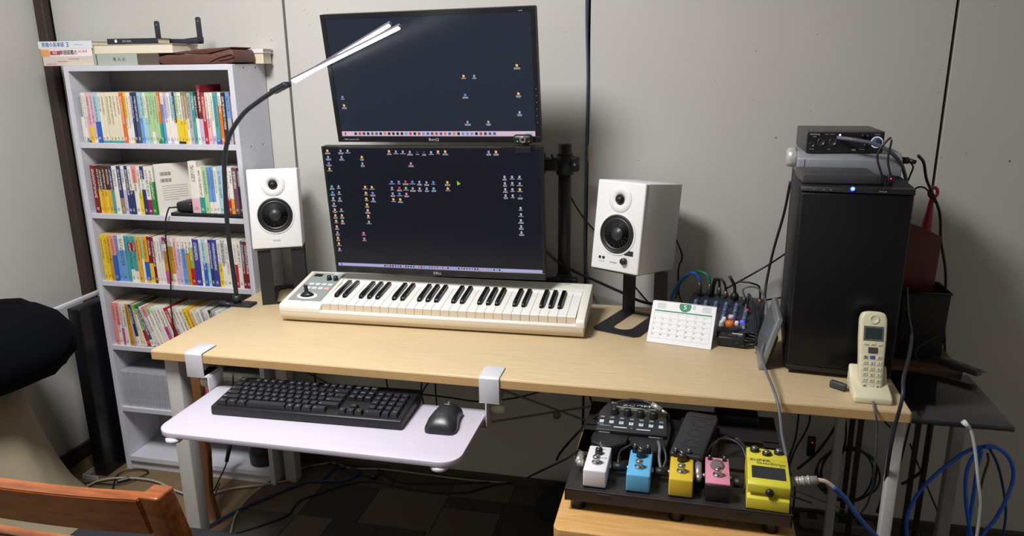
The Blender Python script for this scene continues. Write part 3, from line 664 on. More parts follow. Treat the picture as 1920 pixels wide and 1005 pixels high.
for x in (.078, .098): B().lathe([(.008, 0), (.0065, .004), (.0055, .012), (0, .0125)], 20, kt(x, .155, .001)).build('knob', BLACK, t)
B().box(-.012, .012, -.008, .008, 0, .0012, .0004, 1, mat=kt(.035, .178, .001)).build('display', M('display_dark', (24, 26, 28), .2), t)
pkm = M('button_pink', (226, 160, 170), .4, emit=(226, 120, 140), es=.25); gm = M('button_grey', (206, 212, 212), .4)
for j, yy in enumerate((.098, .122)):
    for i in range(4):
        B().box(-.0075, .0075, -.006, .006, 0, .002, .0008, 1, mat=kt(.04+i*.0185-(j*0), yy, .001)).build('button', pkm if (i == 3 and j == 0) else gm, t)
for x in (.088, .104):
    for k in range(2): B().box(-.006, .006, -.002, .002, 0, .0015, mat=kt(x-.002, .182+k*.006, .001)).build('button', gm, t)
b = B(); b.text('A-49', .006, kt(.70, .196, .0012)); b.text('Roland', .006, kt(.755, .196, .0012)); b.text('MIDI KEYBOARD CONTROLLER', .004, kt(.25, .196, .0012))
for i in range(18): b.text('TONE', .003, kt(.3+i*.018, .19, .0012))
b.text('D-BEAM', .004, kt(.06, .022, .001)); b.build('panel_lettering', M('print_grey', (110, 110, 114), .5), t)
for x in (.03, KW-.03):
    for y in (.03, .18): B().cyl((x, y, -.004), (x, y, .002), .008).build('rubber_foot', RUB, t)

# ================================================================== SLIDING TRAY, KEYBOARD, MOUSE
TZ = .57
t = thing('keyboard_tray', 'white clamp-on tray hanging from the front of the desk', 'tray', (.158, -.872, TZ))
TRM = M('tray_white_laminate', (200, 194, 210), .35, noise=.02, nscale=20)
tw, td, rc = .686, .246, .042
pts = []
for cx, cy, a0_ in ((tw-rc, rc, -90), (tw-.012, td-.012, 0), (.012, td-.012, 90), (rc, rc, 180)):
    r_ = rc if cy == rc else .012
    for k in range(9):
        a = math.radians(a0_+k*90/8); pts.append((cx+r_*math.cos(a), cy+r_*math.sin(a)))
B().prism(pts, -.012, 0, 'z', .0025, seg=2).build('tray_board', TRM, t)
for (u, v) in ((327, 822), (824, 874)):
    p = P(u, v, z=.552)-Vector((.158, -.872, TZ)); B().lathe([(.011, -.0125), (.018, -.015), (.0185, -.021), (.015, -.024), (0, -.024)], 24, T(p.x, p.y, 0)).build('rail_knob', WHITEM, t)
b = B()
for y in (.06, .19): b.box(.03, tw-.03, y-.012, y+.012, -.0145, -.0121)
b.build('slide_rail', WHITEM, t)
def clampx(x0, side):
    b = B(); yo = -.872; x1 = x0+.046
    X = lambda v: v-.158; Y = lambda v: v-yo; Z_ = lambda v: v-TZ
    g = .0012
    # bent strap: over the desk, down the front, back under
    prof = [(Y(-.597), Z_(ZD+g)), (Y(-.597), Z_(ZD+.0035)), (Y(-.656), Z_(ZD+.0035)), (Y(-.6605), Z_(ZD-.001)), (Y(-.6605), Z_(.603)), (Y(-.6575), Z_(.603)), (Y(-.6575), Z_(ZD-.002)), (Y(-.6567), Z_(ZD+g))]
    b.prism(prof, X(x0), X(x1), 'x', .0008)
    b.prism([(Y(-.6605), Z_(.603)), (Y(-.6575), Z_(.606)), (Y(-.60), Z_(.606)), (Y(-.60), Z_(.603))], X(x0), X(x1), 'x')
    o = b.build('clamp', WHITEM, t)
    xs_ = x0+.001 if side > 0 else x1-.004
    b = B()
    xa_ = .158+tw+.0025 if side > 0 else .158-.0055
    # side plate down to below the board and foot underneath
    lo_, hi_ = sorted((xa_, xa_+.003))
    b.prism([(Y(-.66), Z_(.604)), (Y(-.60), Z_(.604)), (Y(-.60), Z_(.545)), (Y(-.612), Z_(.535)), (Y(-.648), Z_(.535)), (Y(-.66), Z_(.545))], X(lo_), X(hi_), 'x', .0005)
    q = sorted((X(xa_+.0015), X(xa_+.0015)-side*.04)); b.box(q[0], q[1], Y(-.655), Y(-.605), Z_(.535), Z_(.5378))
    q = sorted((X(xa_), X(x0+.02))); b.box(q[0], q[1], Y(-.66), Y(-.60), Z_(.603), Z_(.606))
    b.build('bracket_plate', WHITEM, o)
    kx = x0+.034 if side > 0 else x0+.03
    b = B(); b.cyl((X(kx), Y(-.63), Z_(.585)), (X(kx), Y(-.63), Z_(.636)), .0035, mi=1); b.lathe([(.0035, .0), (.011, -.001), (.0125, -.006), (.011, -.012), (0, -.013)], 18, T(X(kx), Y(-.63), Z_(.588)) @ Matrix.Diagonal((1.45, .7, 1.6, 1)))
    b.build('clamp_screw', [M('knob_ivory', (222, 214, 200), .45), CHROME], o)
clampx(.0985, -1); clampx(.833, 1)

# computer keyboard
kb = thing('computer_keyboard', 'full-size black computer keyboard on the white tray', 'keyboard', (.237, -.775, TZ+.0008), (0, 0, .03))
kw, kd = .45, .142
KC = M('key_black', (34, 35, 42), .45); LEG = M('key_legend_white', (190, 192, 200), .5)
b = B(); b.prism([(0, .001), (.001, .018), (.004, .0205), (kd-.003, .0325), (kd, .03), (kd, .001)], 0, kw, 'x', .0018); b.build('keyboard_case', M('kb_case', (20, 21, 25), .4), kb)
ks = math.atan2(.012, kd); U_ = .01905
km = {}
def key(x, y, wu, lab, hu=1):
    k = (wu, lab, hu)
    if k not in km:
        b = B(); W_ = wu*U_-.0014; D_ = hu*U_-.0014
        b.box(0, W_, 0, D_, -.002, .0085, 0, top=(.0022, .0022, .0018, .003))
        if lab: b.text(lab, .0046 if len(lab) < 3 else .0036, T(.0035 if wu > 1.4 else W_/2, D_*.36, .0086), mi=1, ext=.00005, align='LEFT' if wu > 1.4 else 'CENTER')
        km[k] = b.mesh('key', [KC, LEG])
    link('key', km[k], kb, (x, y, .0215+(y+.0)*math.tan(ks)), (ks, 0, 0))
kx0 = (kw-22.5*U_)/2; ky0 = .009
def keyrow(r, spec, x=0):
    for it in spec:
        if isinstance(it, (int, float)): x += it; continue
        lab, wu = it if isinstance(it, tuple) else (it, 1)
        key(kx0+x*U_, ky0+r*U_+(.002 if r == 5 else 0), wu, lab); x += wu
keyrow(5, ['Esc', 1, 'F1', 'F2', 'F3', 'F4', .5, 'F5', 'F6', 'F7', 'F8', .5, 'F9', 'F10', 'F11', 'F12', .25, 'PrtSc', 'ScrLk', 'Pause'])
keyrow(4, ['`', '1', '2', '3', '4', '5', '6', '7', '8', '9', '0', '-', '^', ('Back', 2), .25, 'Ins', 'Home', 'PgUp', .25, 'Num', '/', '*', '-'])
keyrow(3, [('Tab', 1.5), 'Q', 'W', 'E', 'R', 'T', 'Y', 'U', 'I', 'O', 'P', '@', '[', (']', 1.5), .25, 'Del', 'End', 'PgDn', .25, '7', '8', '9', '+'])
keyrow(2, [('Caps', 1.75), 'A', 'S', 'D', 'F', 'G', 'H', 'J', 'K', 'L', ';', ':', ('Enter', 2.25), 3.5, '4', '5', '6'])
keyrow(1, [('Shift', 2.25), 'Z', 'X', 'C', 'V', 'B', 'N', 'M', ',', '.', '/', ('Shift', 2.75), 1.25, '↑', 1.25, '1', '2', '3'])
keyrow(0, [('Ctrl', 1.25), ('Win', 1.25), ('Alt', 1.25), ('', 5.0), ('無', 1), ('変', 1), ('Alt', 1.25), ('Ctrl', 1.75), 1.5, '←', '↓', '→', .25, ('0', 2), '.'])
key(kx0+21.5*U_, ky0+2*U_, 1, '', 1); key(kx0+21.5*U_, ky0, 1, 'Enter', 2)
for x in (.03, kw-.03):
    for y in (.02, kd-.02): B().box(x-.008, x+.008, y-.004, y+.004, -.0006, .0015).build('rubber_foot', RUB, kb)
# mouse
ms = thing('computer_mouse', 'black curved wireless mouse right of the computer keyboard', 'mouse', (.771, -.763, TZ+.0006), (0, 0, .02))
prof = [(0, .022, .006), (.003, .031, .015), (.012, .0355, .025), (.03, .035, .035), (.05, .0305, .039), (.066, .028, .0385), (.078, .0275, .036), (.088, .0285, .032), (.094, .029, .027), (.099, .024, .02), (.103, .012, .012), (.105, .004, .006)]
b = B(); bm = b.bm; rings = []
for y, wv, hv in prof:
    rings.append([bm.verts.new((wv*abs(math.cos(a))**.75*(1 if math.cos(a) > 0 else -1), y, hv*abs(math.sin(a))**.85)) for a in [math.pi*k/16 for k in range(17)]])
for a_, c_ in zip(rings, rings[1:]):
    for k in range(16): f = bm.faces.new((a_[k], a_[k+1], c_[k+1], c_[k])); f.smooth = True
    f = bm.faces.new((a_[0], c_[0], c_[16], a_[16]))
bm.faces.new(rings[0][::-1]); bm.faces.new(rings[-1]); bmesh.ops.recalc_face_normals(bm, faces=bm.faces)
b.build('mouse_body', M('mouse_black', (34, 36, 42), .35), ms)
B().cyl((-.003, .084, .031), (.003, .084, .031), .0068, seg=16).build('scroll_wheel', M('wheel_grey', (90, 90, 95), .4, .4), ms)
b = B(); b.text('logi', .009, T(0, .068, .0386, -.18)); b.build('logo_lettering', M('logo_white', (200, 200, 205), .4), ms)

# ================================================================== DESK LAMP
LMP = M('lamp_dark', (30, 33, 44), .45)
lp = thing('desk_lamp', 'black gooseneck clamp lamp with two glowing bars at the left desk edge', 'lamp', (.012, -.29, ZD))
o0 = Vector((.012, -.29, ZD))
b = B(); b.box(-.006, .05, -.02, .02, .0006, .008, .002, 2); b.box(-.016, -.006+.001, -.02, .02, -.05, .008, .002, 2); b.cyl((-.002, 0, .008), (-.002, 0, .03), .012); b.cyl((-.019, 0, .0), (-.06, 0, .0), .006, .009); b.build('clamp_base', LMP, lp)
b = B(); b.box(-.016, .02, -.016, .016, -.052, -.047, .001, 1); b.cyl((.012, 0, -.047), (.012, 0, -.0255), .006); b.build('clamp_screw', LMP, lp)
neck = [P(441, 556, y=-.29), P(428, 440, y=-.29), P(422, 350, y=-.29), P(421, 300, y=-.29), P(430, 255, y=-.29), P(455, 215, y=-.29), P(485, 190, y=-.295), P(518, 168, y=-.30)]
neck[0] = Vector((.010, -.29, ZD+.02))
b = B(); b.tube([p-o0 for p in spline(neck, 10)], .0062, 12); b.build('gooseneck', LMP, lp)
hA, hB = P(516, 170, y=-.30), P(553, 150, y=-.33)
dirv = (P(742, 48, y=-.52)-P(545, 152, y=-.325)); Lb = dirv.length; dn = dirv.normalized()
sidev = dn.cross(Vector((0, 0, 1))).normalized()    # points to +x/-y side
upv = sidev.cross(dn).normalized()
def LM(o, d, s, u_): return Matrix(((d.x, s.x, u_.x, o.x), (d.y, s.y, u_.y, o.y), (d.z, s.z, u_.z, o.z), (0, 0, 0, 1)))
b = B(); b.box(-.01, .055, -.012, .012, -.007, .007, .004, 2, mat=LM(hA-o0, (hB-hA).normalized(), sidev, upv)); b.build('head_joint', LMP, lp)
LED = M('led_diffuser', (255, 255, 255), .5, emit=(255, 250, 240), es=18)
for sgn, name in ((-1, 'light_bar'), (1, 'light_bar')):
    st = P(549, 153, y=-.327); off = .003*sgn
    en = P(730, 44, y=-.50) if sgn < 0 else P(752, 52, y=-.55)
    d = (en-st); L_ = d.length; d.normalize()
    # the diffuser faces down and a little towards the room
    s_ = d.cross(Vector((0, 0, 1))).normalized(); u_ = s_.cross(d).normalized()
    til = math.radians(32); s2 = s_*math.cos(til)+u_*math.sin(til); u2 = u_*math.cos(til)-s_*math.sin(til)
    st2 = st+s2*off
    m4 = LM(st2-o0, d, s2, u2)
    o = B().box(0, L_, -.0048, .0048, .0, .007, .0015, 1, mat=m4).build(name, M('bar_shell', (88, 80, 96), .45), lp)
    B().box(.004, L_-.003, -.0040, .0040, -.0028, -.0002, .001, 1, mat=m4).build('diffuser', LED, o)

# ================================================================== SMALL THINGS ON THE DESK
# calendar
Mc = frame((1.1815, -.3635, ZD+.0012), -.18, -.62, 0)
cal = thing('desk_calendar', 'white standing desk calendar with a green month badge in front of the mixer', 'calendar'); cal.matrix_world = Mc
cw, ch = .156, .108
PAPER = M('paper_white', (232, 233, 238), .7)
INKG = M('ink_green', (40, 134, 92), .6); INKL = M('ink_line_grey', (176, 178, 188), .7); INKD = M('ink_dark', (96, 98, 108), .7)
B().box(0, cw, 0, .0022, 0, ch, .0003, 1).build('front_sheet', PAPER, cal)
# back leaf leaning the other way so the calendar stands
bk_ = Matrix.Translation((0, .003, ch-.0005)) @ Matrix.Rotation(.865, 4, 'X')
b = B(); b.box(0, cw, -.0008, .0008, -ch*.83, 0, mat=bk_); b.build('back_leaf', PAPER, cal)
b = B(); b.tube([(.004, .001, ch), (cw-.004, .001, ch)], .0016, 8); b.build('binding', M('binding_white', (210, 210, 214), .4), cal)
gx0, gx1, gz0, gz1 = .008, cw-.008, .012, .078
b = B()
for i in range(8): x = gx0+(gx1-gx0)*i/7; b.box(x-.0002, x+.0002, -.0003, 0, gz0, gz1)
for j in range(6): z = gz0+(gz1-gz0)*j/5; b.box(gx0, gx1, -.0003, 0, z-.0002, z+.0002)
b.build('grid_lines', INKL, cal)
B().box(gx0, gx1, -.0004, 0, gz1+.0035, gz1+.0065).build('weekday_bar', INKG, cal)
arc = [(cw*.52+.0145*math.cos(a), min(ch-.0015, ch-.008+.0145*math.sin(a))) for a in [2*math.pi*k/28 for k in range(28)]]
B().prism(arc, -.0005, 0, 'y').build('month_badge', INKG, cal)
b = B(); b.text('5', .016, T(cw*.52, -.0006, ch-.0105, FR), sx=1.25); b.build('month_number', PAPER, cal)
b = B()
for d_ in range(1, 32):
    k = d_+3; c_, r_ = k % 7, k//7
    b.text(str(d_), .0048, T(gx0+(c_+.18)*(gx1-gx0)/7, -.0004, gz1-.0035-r_*(gz1-gz0)/5, FR))
b.text('2025', .0035, T(cw*.66, -.0004, ch-.006, FR)); b.text('MAY', .0035, T(cw*.66, -.0004, ch-.0115, FR))
for x in (.014, cw-.014-.018):
    for r_ in range(5):
        for c_ in range(7): b.box(x+c_*.003, x+c_*.003+.0014, -.0003, 0, ch-.006-r_*.003, ch-.0048-r_*.003)
for c_ in range(7): b.text('SMTWTFS'[c_], .003, T(gx0+(c_+.5)*(gx1-gx0)/7, -.0006, gz1+.005, FR))
b.build('date_numbers', INKD, cal)

# mixer behind the calendar
mx = thing('audio_mixer', 'dark blue audio mixer with grey knobs and plugged cables behind the calendar', 'mixer', (1.262, -.285, ZD), (0, 0, -.16))
MXD = M('mixer_body', (40, 46, 60), .45); MXK = M('mixer_knob', (96, 112, 140), .45)
b = B(); b.prism([(0, 0), (0, .018), (.15, .052), (.205, .052), (.205, 0)], 0, .19, 'x', .003); b.build('mixer_case', MXD, mx)
sl = math.atan2(.034, .15)
for i in range(6):
    for j in range(4):
        x = .02+i*.026; y = .025+j*.03; z = .018+y*.034/.15
        b = B(); b.lathe([(.0075, 0), (.0065, .003), (.005, .011), (.0045, .014), (0, .014)], 10, T(x, y, z, sl)); b.box(-.001, .001, -.001, .0075, .003, .0145, mat=T(x, y, z, sl, 0, .4*(i-2))); b.build('mixer_knob', MXK if j else M('knob_white', (214, 214, 214), .4), mx)
for i in range(5): B().cyl((.022+i*.03, .178, .052), (.022+i*.03, .178, .055), .009, seg=16).build('jack_socket', M('socket_dark', (60, 62, 66), .4, .5), mx)
for (u, v, z, c, r_, h_, n) in [(1357, 607, .69, (226, 226, 226), .006, .018, 'white_knob'), (1368, 612, .70, (222, 120, 40), .0115, .014, 'orange_knob'), (1381, 615, .69, (226, 226, 226), .006, .018, 'white_knob'), (1371, 598, .705, (226, 190, 200), .008, .01, 'pink_knob'), (1391, 606, .70, (90, 90, 230), .005, .007, 'blue_button')]:
    p = P(u, v, z=z)
    em = (70, 80, 255) if n == 'blue_button' else None
    b = B(); b.lathe([(r_, 0), (r_*.9, h_*.8), (r_*.75, h_), (0, h_)], 16, Matrix.Translation(p)); o = b.build(n, M('mix_'+n, c, .4, emit=em, es=1.2), None)
    o.parent = mx; o.matrix_parent_inverse = mx.matrix_basis.inverted() if False else Matrix.LocRotScale(mx.location, mx.rotation_euler, None).inverted()
def plug(u, v, y, ztop, zbot, mat, r, pts, ccol, label, boot=None, r2=.0032):
    """a jack plug standing in the mixer with its cable"""
    p = P(u, v, y=y)
    t = thing('jack_plug', label, 'plug', (p.x, p.y, zbot))
    h = p.z-zbot
    b = B(); b.lathe([(r*.55, 0), (r*.55, h*.12), (r, h*.14), (r, h*.7), (r*.8, h*.8), (r*.55, h)], 16); b.build('plug_body', mat, t)
    b = B(); b.tube([q-Vector((p.x, p.y, zbot)) for q in spline([p]+pts)], r2, 8); b.build('plug_cable', ccol, t)
    return t
GUN = M('gunmetal', (92, 88, 86), .35, .6)
BLC = M('blue_cable', (38, 112, 205), .4); GRC = M('green_cable', (20, 120, 100), .4)
zj = ZD+.056
plug(1312, 528, -.13, 0, zj, GUN, .007, [P(1306, 515, y=-.13), P(1296, 512, y=-.125), P(1278, 523, y=-.11), P(1264, 545, y=-.10), P(1258, 562, y=-.10)], BLC, 'grey jack plug with a bright blue cable in the mixer', r2=.0038)
plug(1331, 531, -.13, 0, zj, GUN, .007, [P(1327, 517, y=-.13), P(1314, 510, y=-.12), P(1298, 511, y=-.10), P(1276, 530, y=-.09), P(1266, 560, y=-.09)], GRC, 'grey jack plug with a green cable in the mixer', r2=.0038)
plug(1349, 538, -.125, 0, zj, GUN, .006, [P(1348, 526, y=-.125), P(1341, 523, y=-.12), P(1337, 535, y=-.11), P(1336, 552, y=-.11)], CABLE, 'grey jack plug with a short black loop beside the green cable')
plug(1361, 545, -.14, 0, zj, M('copper_grey', (120, 96, 90), .35, .6), .007, [P(1359, 533, y=-.14), P(1353, 524, y=-.135), P(1344, 524, y=-.13), P(1338, 540, y=-.12), P(1337, 556, y=-.12)], CABLE, 'brownish jack plug behind the orange mixer knob')
plug(1378, 548, -.16, 0, zj, BLACK, .0105, [P(1377, 536, y=-.16), P(1371, 523, y=-.16), P(1368, 518, y=-.155)], CABLE, 'large black plug with an upright strain relief in the mixer', r2=.004)
plug(1396, 556, -.17, 0, zj-.008, GUN, .006, [P(1393, 544, y=-.17), P(1402, 538, y=-.17), P(1420, 540, y=-.17), P(1432, 556, y=-.18), P(1438, 580, y=-.2), P(1432, 620, y=-.28), P(1430, 650, y=-.36), P(1428, 700, y=-.42)], GCABLE, 'grey jack plug whose cable arches toward the silver frame', r2=.0025)
plug(1425, 560, -.14, 0, zj-.01, M('brass_plug', (150, 120, 70), .35, .7), .007, [P(1425, 548, y=-.14), P(1422, 536, y=-.14), P(1405, 530, y=-.14), P(1385, 528, y=-.13)], CABLE, 'brass jack plug at the right end of the mixer', r2=.0025)
plug(1401, 578, -.22, 0, ZD+.042, M('red_plug', (196, 44, 56), .4), .0062, [P(1402, 560, y=-.215), P(1405, 552, y=-.21), P(1413, 575, y=-.24), P(1418, 610, y=-.3), P(1418, 640, y=-.36), P(1410, 652, y=-.40)], CABLE, 'red plug standing in the front of the mixer', r2=.0028)
# black adapter box and coiled cable in front of the mixer
t = thing('audio_adapter', 'flat black adapter box in front of the orange mixer knob', 'adapter', tuple(P(1345, 648, z=ZD+.0015)+Vector((0, .0, 0))), (0, 0, -.15))
B().box(0, .062, .0, .04, .0, .024, .003, 2).build('adapter_body', BLACK, t)
b = B(); b.text('◇', .008, T(.05, .02, .0242)); b.box(.03, .055, .028, .036, .0241, .0245); b.build('adapter_marks', M('print_light', (190, 190, 196), .5), t)
cen = P(1392, 652, z=ZD)
pts = []
for k in range(60):
    a = k/10*math.pi*2*.62; rx = .040+.004*math.sin(k*1.7); ry = .026+.003*math.cos(k*2.1)
    pts.append(Vector((cen.x+.005+rx*math.cos(a), cen.y+.020+ry*math.sin(a), ZD+.004+.00035*k+.002*math.sin(k*.9))))
cable(pts, .003, CABLE, 'coiled black cable lying between the calendar and the silver frame', 'coiled_cable', n=4)
# silver frame leaning on the tower
t = thing('photo_frame', 'silver grey digital frame leaning against the computer tower', 'frame', (1.4345, -.495, ZD+.001), (0, 0, math.radians(-2)))
lean = T(0, 0, 0, 0, math.radians(15), 0)
b = B(); b.box(0, .012, 0, .165, 0, .128, .0025, 2, mat=lean); b.build('frame_case', SILVER, t)
b = B(); b.box(-.0008, .0002, .018, .147, .018, .112, mat=lean); b.build('frame_screen', M('frame_glass', (98, 104, 106), .2), t)
b = B(); b.box(.0125, .02, .02, .14, .02, .08, .002, 1, mat=lean); b.build('frame_back', BLACK, t)

# ---- computer tower
PCB = M('tower_black', (12, 13, 18), .5, spec=.3); PCG = M('tower_front_gloss', (10, 12, 18), .35, spec=.35)
pcx, pcy = 1.4875, -.503
pc = thing('computer_tower', 'tall black desktop computer tower with a blue power light on the desk', 'computer', (pcx, pcy, ZD), (0, 0, -.085))
pw, pd, ph_ = .218, .40, .418
b = B(); b.box(0, pw, .02, pd, .010, ph_, .004, 2); b.build('tower_case', PCB, pc)
b = B(); b.box(.004, pw-.004, 0, .0205, .022, ph_-.014, .004, 2); b.build('front_door', PCG, pc)
b = B(); b.prism([(.0205, ph_-.013), (.002, ph_-.012), (.006, ph_-.002), (.0205, ph_)], .002, pw-.002, 'x', .001); b.build('top_trim', BLACK, pc)
b = B(); b.prism([(.004, .01), (.0205, .01), (.0205, .0215), (.001, .0215)], .004, pw-.004, 'x', .001); b.build('bottom_trim', BLACK, pc)
b = B()
for x in (.028, .046, .060): b.box(x-.002, x+.002, .0022, .0032, ph_-.0085, ph_-.0065)
for x in (.15, .155, .16): b.box(x, x+.004, .0022, .0032, ph_-.0085, ph_-.0065)
b.build('port_marks', M('mark_grey', (120, 122, 130), .5), pc)
x, y, z = P(1598, 353, y=pcy-.001)-Vector((pcx, pcy, ZD))
b = B(); b.lathe([(.0042, 0), (.0035, .0015), (0, .002)], 16, T(x, .0002, z, FR)); b.build('power_light', M('led_blue', (10, 20, 120), .3, emit=(40, 60, 255), es=14), pc)
b = B(); b.lathe([(.0016, .0019), (0, .0024)], 10, T(x, .0002, z, FR)); b.build('light_core', M('led_core', (100, 150, 255), .3, emit=(150, 190, 255), es=14), pc)
for x in (.03, pw-.03):
    for y in (.04, pd-.04): B().cyl((x, y, 0), (x, y, .0105), .012).build('foot', RUB, pc)
PT = ZD+ph_
# dark flat box on top of the tower
p = P(1494, 332, z=PT)
t = tag(B().box(0, .148, 0, .12, 0, .019, .002, 2).build('flat_drive', M('drive_grey', (62, 60, 62), .45), None, (1.4955, -.475, PT+.0005)), 'flat dark grey box lying on the front of the computer tower', 'box')
# silver wide box
SB = M('silver_box', (150, 154, 164), .4, .25)
sbx, sby = 1.500, -.345
t = thing('silver_box', 'silver grey wide box with a round end knob on top of the tower', 'box', (sbx, sby, PT+.0006), (0, 0, -.05))
b = B(); b.prism([(0, 0), (0, .036), (.02, .05), (.14, .05), (.15, .045), (.15, 0)], 0, .215, 'x', .003); b.build('box_case', SB, t)
b = B(); b.lathe([(.021, 0), (.023, .004), (.022, .018), (.015, .022), (0, .022)], 24, T(0, .05, .033, 0, -FR, 0)); b.build('end_knob', M('silver_light', (190, 194, 190), .3, .3), t)
b = B()
b.box(.0145, .0155, -.0006, .0004, .002, .035); b.build('seam', BLACK, t)
b = B(); b.cyl((.215, .06, .03), (.238, .055, .03), .008, .0075); b.cyl((.238, .055, .03), (.252, .05, .027), .0055, .0045)
o = b.build('power_plug', BLACK, t)
# audio interface
IF = M('interface_grey', (74, 70, 70), .45)
ix, iy, iz = 1.5135, -.342, PT+.0006+.0506
t = thing('audio_interface', 'grey metal audio interface with lit volume ring topmost on the tower stack', 'interface', (ix, iy, iz))
b = B(); b.box(0, .163, .003, .15, .0, .0465, .003, 2); b.build('interface_case', IF, t)
B().box(.003, .160, .0, .0035, .003, .0435, .001, 1).build('front_panel', BLACK, t)
IP = M('interface_print', (190, 192, 200), .5)
for x, z, r_ in ((.014, .016, .006), (.033, .022, .0085), (.057, .022, .0085)):
    b = B(); b.lathe([(r_, 0), (r_, .0012), (r_*.75, .0014), (r_*.7, .0004)], 20, T(x, 0, z, FR)); b.lathe([(r_*.3, .0003), (0, .0004)], 10, T(x, 0, z, FR)); b.build('combo_jack', M('jack_grey', (70, 70, 76), .35, .5), t)
for x, z in ((.104, .030), (.118, .037), (.128, .036), (.124, .016)): B().lathe([(.004, 0), (.0035, .005), (0, .005)], 14, T(x, 0, z, FR)).build('small_knob', BLACK, t)
b = B(); b.lathe([(.0125, 0), (.0125, .001), (.0108, .0012), (.0108, 0)], 28, T(.147, -.0002, .023, FR)); b.build('volume_ring', M('ring_light', (170, 180, 200), .3, emit=(190, 205, 235), es=.7), t)
B().lathe([(.0105, 0), (.0095, .009), (.0085, .0105), (0, .0105)], 28, T(.147, 0, .023, FR)).build('volume_knob', M('knob_slate', (52, 58, 68), .4), t)
b = B(); b.text('steinberg', .0055, T(.018, -.0004, .0395, FR)); b.text('UR22', .003, T(.018, -.0004, .034, FR)); b.text('INPUT 1   INPUT 2', .0026, T(.05, -.0004, .0395, FR))
b.text('MIC/LINE', .0026, T(.014, -.0004, .0065, FR)); b.text('HI-Z', .0026, T(.05, -.0004, .0065, FR)); b.text('PHONES', .0026, T(.118, -.0004, .0068, FR)); b.text('OUTPUT', .003, T(.147, -.0004, .0395, FR)); b.box(.1, .107, -.0005, 0, .024, .027); b.box(.098, .106, -.0005, 0, .0045, .0075)
b.build('panel_print', IP, t)
b = B(); b.lathe([(.002, 0), (0, .001)], 10, T(.0705, -.0003, .038, FR)); b.build('power_light', M('led_white', (200, 200, 255), .3, emit=(220, 215, 255), es=4), t)
# usb plugs on tower top with looped cables
for k, (u, v, red) in enumerate(((1634, 338, False), (1657, 338, True))):
    p = P(u, v, z=PT+.001); t = thing('usb_plug', ('black usb stick with a red light' if red else 'black usb plug')+' standing on the front edge of the tower', 'plug', (p.x, -.474, PT+.0005))
    if not red: t.location.x = 1.6475
    else: t.location.x = 1.664
    b = B(); b.box(-.0055, .0055, -.006, .006, 0, .021, .002, 2); b.build('plug_body', BLACK, t)
    if red:
        B().lathe([(.0016, 0), (0, .001)], 10, T(0, -.0061, .014, FR)).build('red_light', M('led_red2', (90, 0, 20), .4, emit=(220, 30, 60), es=3), t)
        pts = [Vector((t.location.x, t.location.y, PT+.02)), P(1665, 300, y=-.47), P(1672, 262, y=-.47)]
    else: pts = [Vector((t.location.x, t.location.y, PT+.02)), P(1645, 292, y=-.47), P(1662, 265, y=-.47), P(1671, 258, y=-.47)]
    b = B(); b.tube([q-t.location for q in spline(pts)], .0022, 8); b.build('plug_cable', CABLE, t)
cable([P(1570, 258, y=-.35), P(1600, 262, y=-.372), P(1640, 270, y=-.38), P(1668, 284, y=-.38), P(1688, 305, y=-.36), P(1696, 325, y=-.33), P(1700, 345, y=-.25)], .0042, GCABLE, 'grey microphone cable running from the audio interface down behind the tower')
# cordless phone
PH = M('phone_ivory', (216, 210, 180), .4); PHB = M('phone_button', (206, 202, 178), .4)
ph = thing('cordless_phone', 'ivory cordless phone standing in its charging cradle at the desk corner', 'phone', (1.6075, -.632, ZD), (0, 0, -.02))
b = B(); b.prism([(0, 0), (0, .014), (.012, .019), (.062, .030), (.078, .052), (.088, .052), (.09, 0)], 0, .072, 'x', .004); b.build('charging_cradle', PH, ph)
hs = T(.036, .030, .012, -math.radians(16), 0, 0)
out = [(-.022, 0), (.022, 0), (.0235, .06), (.0255, .11), (.0255, .15), (.022, .162), (.012, .166), (-.012, .166), (-.022, .162), (-.0255, .15), (-.0255, .11), (-.0235, .06)]
b = B(); b.prism(out, 0, .026, 'y', .005, mat=hs, seg=3); h = b.build('handset', PH, ph)
b = B(); b.lathe([(.0095, 0), (.0095, .0012), (.0075, .0012), (.0065, .0002), (0, .0005)], 24, hs @ T(0, .0002, .15, FR)); b.build('earpiece', PH, h)
b = B(); b.box(-.019, .019, -.0008, .001, .106, .136, .0004, 1, mat=hs); b.build('display_frame', M('phone_frame_grey', (92, 94, 100), .4), h)
b = B(); b.box(-.0155, .0155, -.0012, -.0002, .110, .132, mat=hs); b.build('phone_display', M('phone_display', (44, 54, 50), .15), h)
b = B(); b.box(-.009, .009, -.002, .001, .081, .093, .001, 1, mat=hs); b.build('navigation_key', M('phone_nav', (72, 68, 72), .4), h)
KI = M('phone_print', (90, 90, 92), .6)
for (x, z) in ((-.013, .0985), (0, .099), (.013, .0985)):
    b = B(); b.box(x-.0045, x+.0045, -.0012, .001, z-.002, z+.002, .0006, 1, mat=hs); b.text('ー', .005, hs @ T(x, -.0014, z, FR), mi=1); b.build('phone_key', [PHB, KI], h)
lab = [['☎', 'R', '切'], ['1', '2', '3'], ['4', '5', '6'], ['7', '8', '9'], ['*', '0', '#'], ['◄', '', '►']]
for r_, rw in enumerate(lab):
    for c_, tx in enumerate(rw):
        x = -.013+.013*c_; z = .0725-r_*.0118
        mm = [PHB, KI]
        if r_ == 0: mm = [M('key_green_lit', (190, 206, 150), .4) if c_ == 0 else M('key_blue', (70, 90, 190), .4) if c_ == 1 else PHB, KI]
        b = B(); b.box(x-.0048, x+.0048, -.0013, .001, z-.0036, z+.0036, .0008, 1, mat=hs)
        if tx: b.text(tx, .0058, hs @ T(x, -.0015, z, FR), mi=1)
        b.build('phone_key', mm, h)
